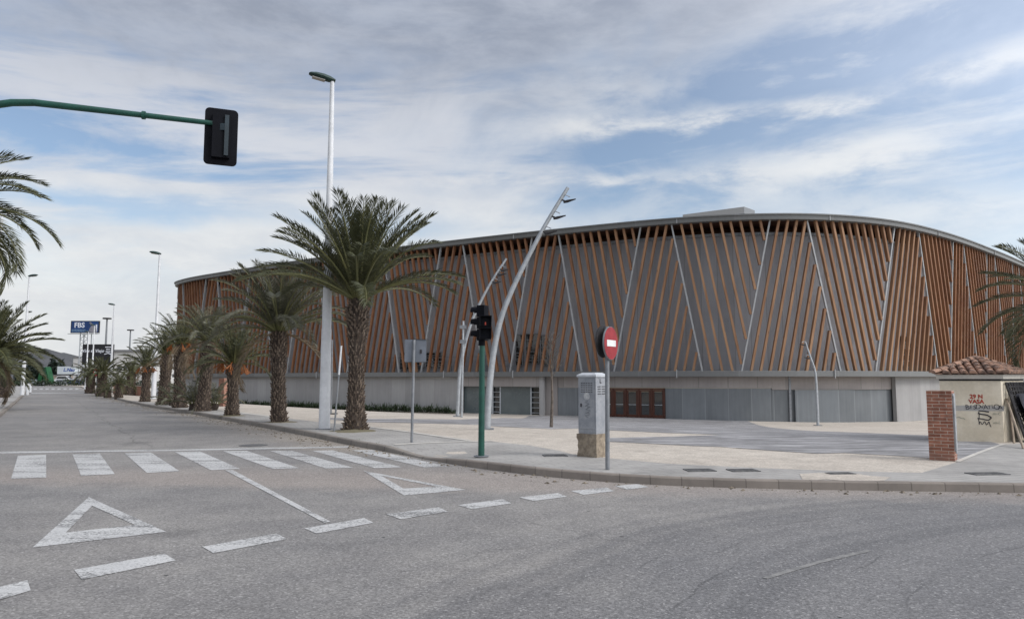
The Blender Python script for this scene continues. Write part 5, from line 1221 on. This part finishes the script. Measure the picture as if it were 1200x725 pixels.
# trailer
Y = 200; a, b = atY(67.3, 429.2, Y), atY(87, 438.2, Y); root = empty('truck_trailer', (a.x, Y, -.05), 'white box trailer with blue lettering parked beyond the avenue', 'trailer')
MB().box(((a.x + b.x) / 2, Y + 1.25, (a.z + b.z) / 2), (b.x - a.x, 2.5, a.z - b.z)).build('box_body', M['truck'], root)
text_mb('L.Nau', 1.25, V((a.x + (b.x - a.x) * .68, Y - .02, (a.z + b.z) / 2 + .1)), X, Zv, N, .03, .03, font_shear=.25).build('side_lettering', M['truck_blue'], root)
MB().box(((a.x + b.x) / 2, Y + 1.25, b.z - .14), (b.x - a.x - .2, 2.2, .25)).build('chassis', M['iron'], root)
for fx_ in (.12, .3, .85):
    for sy in (.2, 2.3):
        wx = a.x + (b.x - a.x) * fx_; wo = MB().tube([(wx, Y + sy - .15, .45), (wx, Y + sy + .15, .45)], .5, 16).build('wheel', M['tyre'], root); MB().tube([(wx, Y + sy - .17, .45), (wx, Y + sy - .16, .45)], .26, 12).build('rim', M['steel'], wo)
lg = MB()
for fx_ in (.6, .64): lg.box((a.x + (b.x - a.x) * fx_, Y + 1.2, (b.z - .05) / 2 - .1), (.15, .15, b.z - .1))
lg.build('landing_leg', M['iron'], root)
# green skip loader: a tilted ribbed skip on stubby supports
Y = 182; a, b = atY(47, 431, Y), atY(60, 447.5, Y); root = empty('green_skip', (a.x, Y, -.05), 'bright green steel skip frame splayed beyond the hedge', 'skip')
wx = b.x - a.x; H_ = a.z
def slab(p0, p1, w, dd): mb = MB(); d = (p1 - p0).normalized(); y = V((0, 1, 0)); x = y.cross(d); mb.box((p0 + p1) / 2, (w, dd, (p1 - p0).length), (x, y, d)); return mb
slab(V((a.x + .4, Y, .0)), V((a.x + wx * .35, Y, H_)), .8, 2).build('left_panel', M['green_bin'], root).name = 'side_panel'
pn_ = slab(V((a.x + wx * .9, Y, .3)), V((a.x + wx * .5, Y, H_ + .1)), 1.2, 2).build('tilted_panel', M['green_bin'], root)
mb = MB()
for k in (-.3, 0, .3): q = slab(V((a.x + wx * .9 + k, Y - 1.03, .3)), V((a.x + wx * .5 + k, Y - 1.03, H_ + .1)), .1, .08); mb.add(q.v, q.f)
mb.build('rib', M['dark_green'], pn_)
MB().box((a.x + wx * .45, Y, H_ * .8), (1.6, 1.9, .5)).build('cross_beam', M['green_bin'], root)
# two tall white silos
for px, lab in ((47.5, 'slim white pillar behind the green skip'), (50.5, 'slim grey-white pillar next to its white twin')):
    p = atY(px, 431.5, 195); mb = MB(); mb.tube([(p.x, 195, -.05), (p.x, 195, p.z - .2), (p.x, 195, p.z)], [.28, .28, .2], 10); tag(mb.build('white_pillar', M['white_post'], None, loc=(p.x, 195, -.05)), lab, 'pillar')
# cars
def car(p, L, H, m, ang, label):
    root = empty('parked_car', p, label, 'car', 'cars parked beyond the avenue'); X = V((math.cos(ang), math.sin(ang), 0)); Yv = V((-X.y, X.x, 0)); W = 1.75
    prof = [(-.5, .22), (-.5, .5), (-.47, .62), (-.3, .68), (.25, .66), (.44, .56), (.5, .44), (.5, .22)]
    MB().prism([(q[0] * L, q[1] * H) for q in prof], W, X, hz_, p - Yv * W / 2, Yv).build('body', m, root)
    cab_ = [(-.42, .66), (-.33, .96), (-.24, 1.0), (.06, 1.0), (.13, .95), (.3, .67)]
    MB().prism([(q[0] * L, q[1] * H) for q in cab_], W - .24, X, hz_, p - Yv * (W / 2 - .12), Yv).build('cabin', m, root)
    gl_ = [(-.37, .7), (-.3, .93), (.08, .93), (.22, .7)]
    for s in (-1, 1): MB().prism([(q[0] * L, q[1] * H) for q in gl_], .02, X, hz_, p + Yv * s * (W / 2 - .115), Yv * s).build('side_window', M['dark_glass'], root)
    ws = MB(); ws.quad(*[p + X * L * u + hz_ * H * z + Yv * y for u, z, y in ((.305, .69, -.68), (.305, .69, .68), (.145, .95, .62), (.145, .95, -.62))]); ws.build('windscreen', M['dark_glass'], root)
    for u in (-.31, .31):
        for s in (-1, 1):
            c = p + X * L * u + Yv * s * (W / 2 - .08) + hz_ * .31; wo = MB().tube([c - Yv * .1, c + Yv * .1], .31, 16).build('wheel', M['tyre'], root); MB().tube([c + Yv * s * .1, c + Yv * s * .11], .2, 12).build('rim', M['steel'], wo)
    for s in (-1, 1): MB().box(p + X * L * .5 + Yv * s * .6 + hz_ * H * .47, (.04, .32, .14), (X, Yv, hz_)).build('headlight', M['white_sign'], root)
    return root
zg0 = -.05
for px, Y, m, ang, lab in ((73.5, 176, 'car_silver', -1.3, 'silver car facing the avenue, left of the white van'.replace('left of', 'beside')), (83, 186, 'car_dark', .1, 'dark red car half hidden between the white van and the lamp'), (94, 184, 'car_blue', .05, 'dark blue car before the pale warehouse'), (42, 178, 'car_silver', .15, 'silver car beside the green skip'), (100, 188, 'car_white', .1, 'white car behind the dark blue car')):
    car(V(((px - 600) / F * Y, Y, zg0)), 4.3, 1.48, M[m], ang, lab)
car(V(((79 - 600) / F * 192, 192, zg0)), 5.2, 2.4, M['car_white'], .05, 'tall white van parked under the white trailer')
p = ground(160, 463.5); car(V((p.x, p.y + 9, pz(p.x, p.y + 9))), 4.2, 1.45, M['car_white'], .3, 'white car parked behind the low brick wall')
# low brick wall behind the palms
wb0, wb1 = at(134, 461.8, .1), at(168, 463, .1); root = empty('low_brick_wall', wb0, 'low red brick wall behind the far palms', 'wall'); d = (wb1 - wb0); L = d.length; X2 = d.normalized(); Y2 = V((-X2.y, X2.x, 0))
MB().box((wb0 + wb1) / 2 + V((0, 0, .4)), (L, .25, .95), (X2, Y2, hz_)).build('brickwork', M['brick'], root); MB().box((wb0 + wb1) / 2 + V((0, 0, .905)), (L + .1, .32, .05), (X2, Y2, hz_)).build('coping', M['trim'], root)
for px, py, lab in ((99.3, 456.2, 'short white bollard at the far end of the right kerb'.replace('right ', 'arena-side ')), (35.3, 459.5, 'short white bollard on the kerb across the avenue'), (32, 462.5, 'white bollard nearer on the kerb across the avenue')):
    p = at(px, py, .12); mb = MB(); mb.tube([p, p + V((0, 0, 1.0)), p + V((0, 0, 1.08))], [.13, .13, .07], 10); tag(mb.build('bollard', M['white_post'], None, loc=p), lab, 'bollard', 'white bollards by the avenue')
p = at(113, 460, .12); root = empty('road_sign', p, 'tiny red no-entry sign among the far palms', 'road sign'); MB().tube([p, p + V((0, 0, 2.3))], .07, 8).build('post', M['grey_metal'], root)
MB().disc(p + V((0, -.1, 2.3)), (0, -1, 0), .42, .05, 20).build('sign_face', M['red_sign'], root); MB().box(p + V((0, -.14, 2.3)), (.55, .03, .15)).build('white_bar', M['white_sign'], root)
# hedge across the end
hg = MB(); rq = random.Random(2)
for k in range(5200):
    x = rq.uniform(-116, -78); y = 168 + (x + 100) * -.12 + rq.uniform(-.9, .9); z = rq.random() ** .8 * (1.25 + .35 * math.sin(x * 1.3) + .2 * math.sin(x * 3.1)); a = rq.uniform(0, 6.3); e = rq.uniform(-.6, 1.2); s = rq.uniform(.12, .28); d = V((math.cos(a) * math.cos(e), math.sin(a) * math.cos(e), math.sin(e))); w = d.cross(V((0, 0, 1))).normalized() * s * .5; c = V((x, y, z)); hg.add([c - w, c + d * s, c + w, c - d * s], [(0, 1, 2, 3)])
tag(hg.build('hedge', M['shrub'], None, loc=(-97, 168, 0)), 'low clipped hedge across the far end of the avenue', 'hedge')
# dark trees before the hills: one far mass
tr_ = MB()
for k in range(9000):
    f = rq.random(); px = 20 + 140 * f; Y = rq.uniform(290, 330); top_ = 7 + 2.2 * math.sin(px * .21) + 1.6 * math.sin(px * .53); z = rq.random() * max(3.5, top_); a = rq.uniform(0, 6.3); e = rq.uniform(-.6, 1.2); s = rq.uniform(.7, 1.5); d = V((math.cos(a) * math.cos(e), math.sin(a) * math.cos(e), math.sin(e))); w = d.cross(V((0, 0, 1))).normalized() * s * .5; c = V(((px - 600) / F * Y, Y, z)); tr_.add([c - w, c + d * s, c + w, c - d * s], [(0, 1, 2, 3)])
o = tr_.build('far_woods', M['fartree']); o['kind'] = 'stuff'
# hills
hm = MB(); ridge = [(-420, 372), (-250, 388), (-100, 394), (0, 400), (30, 404), (45, 407), (60, 410.5), (80, 415), (100, 420), (125, 428), (160, 434), (260, 439), (420, 441.5)]
Yh = 1500; prof = []
for a, b in zip(ridge, ridge[1:]):
    for k in range(8): t = k / 8; prof.append((a[0] + (b[0] - a[0]) * t, a[1] + (b[1] - a[1]) * t + .6 * math.sin((a[0] + (b[0] - a[0]) * t) * .31) + .4 * math.sin(a[0] * .7 + k)))
rowsH = 7
for r_ in range(rowsH + 4):
    for px, py in prof:
        top = atY(px, py, Yh); f = min(1, r_ / rowsH); back = max(0, r_ - rowsH)
        y = Yh - (rowsH - r_) * 70 if r_ <= rowsH else Yh + back * 160
        z = top.z * (f ** 1.3) * (1 - back * .22) + (6 * math.sin(px * .13 + r_ * 1.7) if 0 < r_ < rowsH else 0) - (3 if r_ == 0 else 0)
        hm.v.append(V((top.x * (1 + .0002 * (y - Yh)), y, z)))
np_ = len(prof)
for r_ in range(rowsH + 3):
    for i in range(np_ - 1): hm.f.append((r_ * np_ + i, r_ * np_ + i + 1, (r_ + 1) * np_ + i + 1, (r_ + 1) * np_ + i))
struct('hills', hm.build('hills', M['hill'], smooth=True))

# ------------------------------------------------------------------ light and sky
SUN_EL, SUN_AZ = 40.0, 112.0      # azimuth clockwise from +Y (the view direction)
sd = bpy.data.lights.new('sun', 'SUN'); sd.energy = 1.5; sd.angle = R(16); sd.color = (1.0, .965, .92)
so = bpy.data.objects.new('sun', sd); col.objects.link(so)
sv = V((math.sin(R(SUN_AZ)) * math.cos(R(SUN_EL)), math.cos(R(SUN_AZ)) * math.cos(R(SUN_EL)), math.sin(R(SUN_EL))))
so.rotation_euler = sv.to_track_quat('Z', 'Y').to_euler()
w = bpy.data.worlds.new('World'); C.world = w; w.use_nodes = True; nt = w.node_tree; g = G(nt)
bg = nt.nodes['Background']
sky = nt.nodes.new('ShaderNodeTexSky'); sky.sky_type = 'NISHITA'; sky.sun_disc = False; sky.sun_elevation = R(SUN_EL); sky.sun_rotation = R(SUN_AZ); sky.air_density = 1.0; sky.dust_density = .6; sky.ozone_density = 1.2
BGS = .12
dirv = nt.nodes.new('ShaderNodeTexCoord').outputs['Generated']; x, y, z = g.sep(dirv)
az = g.m('ARCTAN2', x, y); T = g.m('DIVIDE', z, g.m('SQRT', g.m('ADD', g.m('ADD', g.m('MULTIPLY', x, x), g.m('MULTIPLY', y, y)), .0001)))
T = g.m('MINIMUM', g.m('MAXIMUM', T, -.2), 3.0)
n0 = g.noise(g.vec(g.m('MULTIPLY', az, 1.6), g.m('MULTIPLY', T, 4.0), 3.3), 1.0, 4, .55)
n1 = g.noise(g.vec(g.m('ADD', g.m('MULTIPLY', az, 2.4), g.m('MULTIPLY', T, 1.6)), g.m('SUBTRACT', g.m('MULTIPLY', T, 13.0), g.m('MULTIPLY', az, 1.2)), 1.7), 1.0, 8, .6, .35)
n2 = g.noise(g.vec(g.m('MULTIPLY', az, 7.0), g.m('MULTIPLY', T, 17.0), 8.1), 1.0, 8, .62, .2)
n3 = g.noise(g.vec(g.m('MULTIPLY', az, 4.2), g.m('MULTIPLY', T, 6.5), 2.2), 1.0, 7, .62, .5)
rightness = g.ss(az, -.05, .45)
Tw = g.m('SUBTRACT', g.m('ADD', T, g.m('ADD', g.m('MULTIPLY', g.m('SUBTRACT', n3, .5), .28), g.m('MULTIPLY', g.m('SUBTRACT', n2, .5), .07))), g.m('MULTIPLY', rightness, .09))
U = g.ss(Tw, .31, .47)
Lm = g.m('MULTIPLY', g.ss(g.m('ADD', az, g.m('MULTIPLY', g.m('SUBTRACT', n3, .5), .6)), .22, -.2), g.ss(n1, .34, .56))
Hm = g.m('MULTIPLY', g.ss(g.m('ADD', T, g.m('MULTIPLY', g.m('SUBTRACT', n1, .5), .26)), .24, .05), g.m('SUBTRACT', .92, g.m('MULTIPLY', rightness, .2)))
Wm = g.m('MULTIPLY', g.ss(g.m('ADD', n1, g.m('MULTIPLY', g.m('SUBTRACT', n2, .5), .3)), .48, .74), .5)
def streak(T0, wd, a0, a1, k, tilt=0.0):
    dT = g.m('DIVIDE', g.m('SUBTRACT', g.m('ADD', g.m('ADD', T, g.m('MULTIPLY', az, tilt)), g.m('ADD', g.m('MULTIPLY', g.m('SUBTRACT', n3, .5), .07), g.m('MULTIPLY', g.m('SUBTRACT', n2, .5), .05))), T0), wd)
    e_ = g.m('POWER', 2.718, g.m('MULTIPLY', g.m('MULTIPLY', dT, dT), -1.0))
    win = g.m('MULTIPLY', g.ss(az, a0 - .1, a0 + .06), g.ss(az, a1 + .1, a1 - .06))
    return g.m('MULTIPLY', g.m('MULTIPLY', e_, win), g.ss(n2, .34, .58, .25 * k, k))
for st_args in ((.352, .018, .05, .48, .8, .03), (.268, .012, -.22, .17, .75, .0), (.245, .035, .2, .52, .75, -.05), (.40, .03, .0, .2, .5, .0), (.20, .03, -.5, .6, .5, .0), (.31, .02, .5, .66, .6, -.1)):
    q_ = streak(*st_args); Wm = g.m('SUBTRACT', 1.0, g.m('MULTIPLY', g.m('SUBTRACT', 1.0, Wm), g.m('SUBTRACT', 1.0, q_)))
def inv(a): return g.m('SUBTRACT', 1.0, a)
clear = g.m('MULTIPLY', g.m('MULTIPLY', inv(g.m('MULTIPLY', U, .86)), inv(g.m('MULTIPLY', Lm, .88))), g.m('MULTIPLY', inv(Hm), inv(Wm)))
cover_ = g.m('MULTIPLY', g.m('MAXIMUM', g.m('MULTIPLY', inv(clear), 1.0), .08), inv(g.m('MINIMUM', g.m('ADD', streak(.207, .016, -.62, -.38, .7, .0), streak(.2, .02, -.3, -.08, .5, .04)), 1.0)))
white = g.mix(g.ss(n2, .3, .7), (.63, .65, .68), (.77, .775, .77))
grey = g.mix(g.ss(n2, .3, .72), (.285, .32, .395), (.43, .465, .54))
lav = g.mix(g.ss(n3, .3, .7), (.55, .575, .64), (.67, .685, .72))
cc_ = g.mix(g.m('MULTIPLY', g.ss(az, .25, -.25), g.ss(T, .19, .30)), white, lav)
cc_ = g.mix(U, cc_, grey)
skyc = g.mix(1.0, sky.outputs[0], (BGS, BGS, BGS), 'MULTIPLY')
final = g.mix(cover_, skyc, cc_)
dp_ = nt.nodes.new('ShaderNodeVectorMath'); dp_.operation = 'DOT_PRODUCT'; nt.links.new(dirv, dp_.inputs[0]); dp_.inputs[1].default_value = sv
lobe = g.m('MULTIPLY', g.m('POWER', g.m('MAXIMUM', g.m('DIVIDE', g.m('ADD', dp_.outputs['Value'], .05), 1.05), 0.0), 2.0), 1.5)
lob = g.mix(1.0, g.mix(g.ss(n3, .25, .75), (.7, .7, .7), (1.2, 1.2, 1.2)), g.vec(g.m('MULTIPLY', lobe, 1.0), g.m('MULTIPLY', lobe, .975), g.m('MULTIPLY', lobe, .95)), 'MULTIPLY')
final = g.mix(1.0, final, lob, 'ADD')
final = g.mix(g.ss(T, -.02, -.08), final, (.2, .19, .17))
# the background strength carries the sky's scale; the clouds are divided by it
final = g.mix(1.0, final, (1 / BGS, 1 / BGS, 1 / BGS), 'MULTIPLY')
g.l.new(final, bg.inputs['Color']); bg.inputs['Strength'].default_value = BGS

C.view_settings.view_transform = 'Standard'; C.view_settings.look = 'None'; C.view_settings.exposure = 0.15; C.view_settings.gamma = 1.0; C.view_settings.use_curve_mapping = False
C.render.resolution_x, C.render.resolution_y = 1024, 618
C.cycles.use_denoising = True; C.cycles.max_bounces = 5
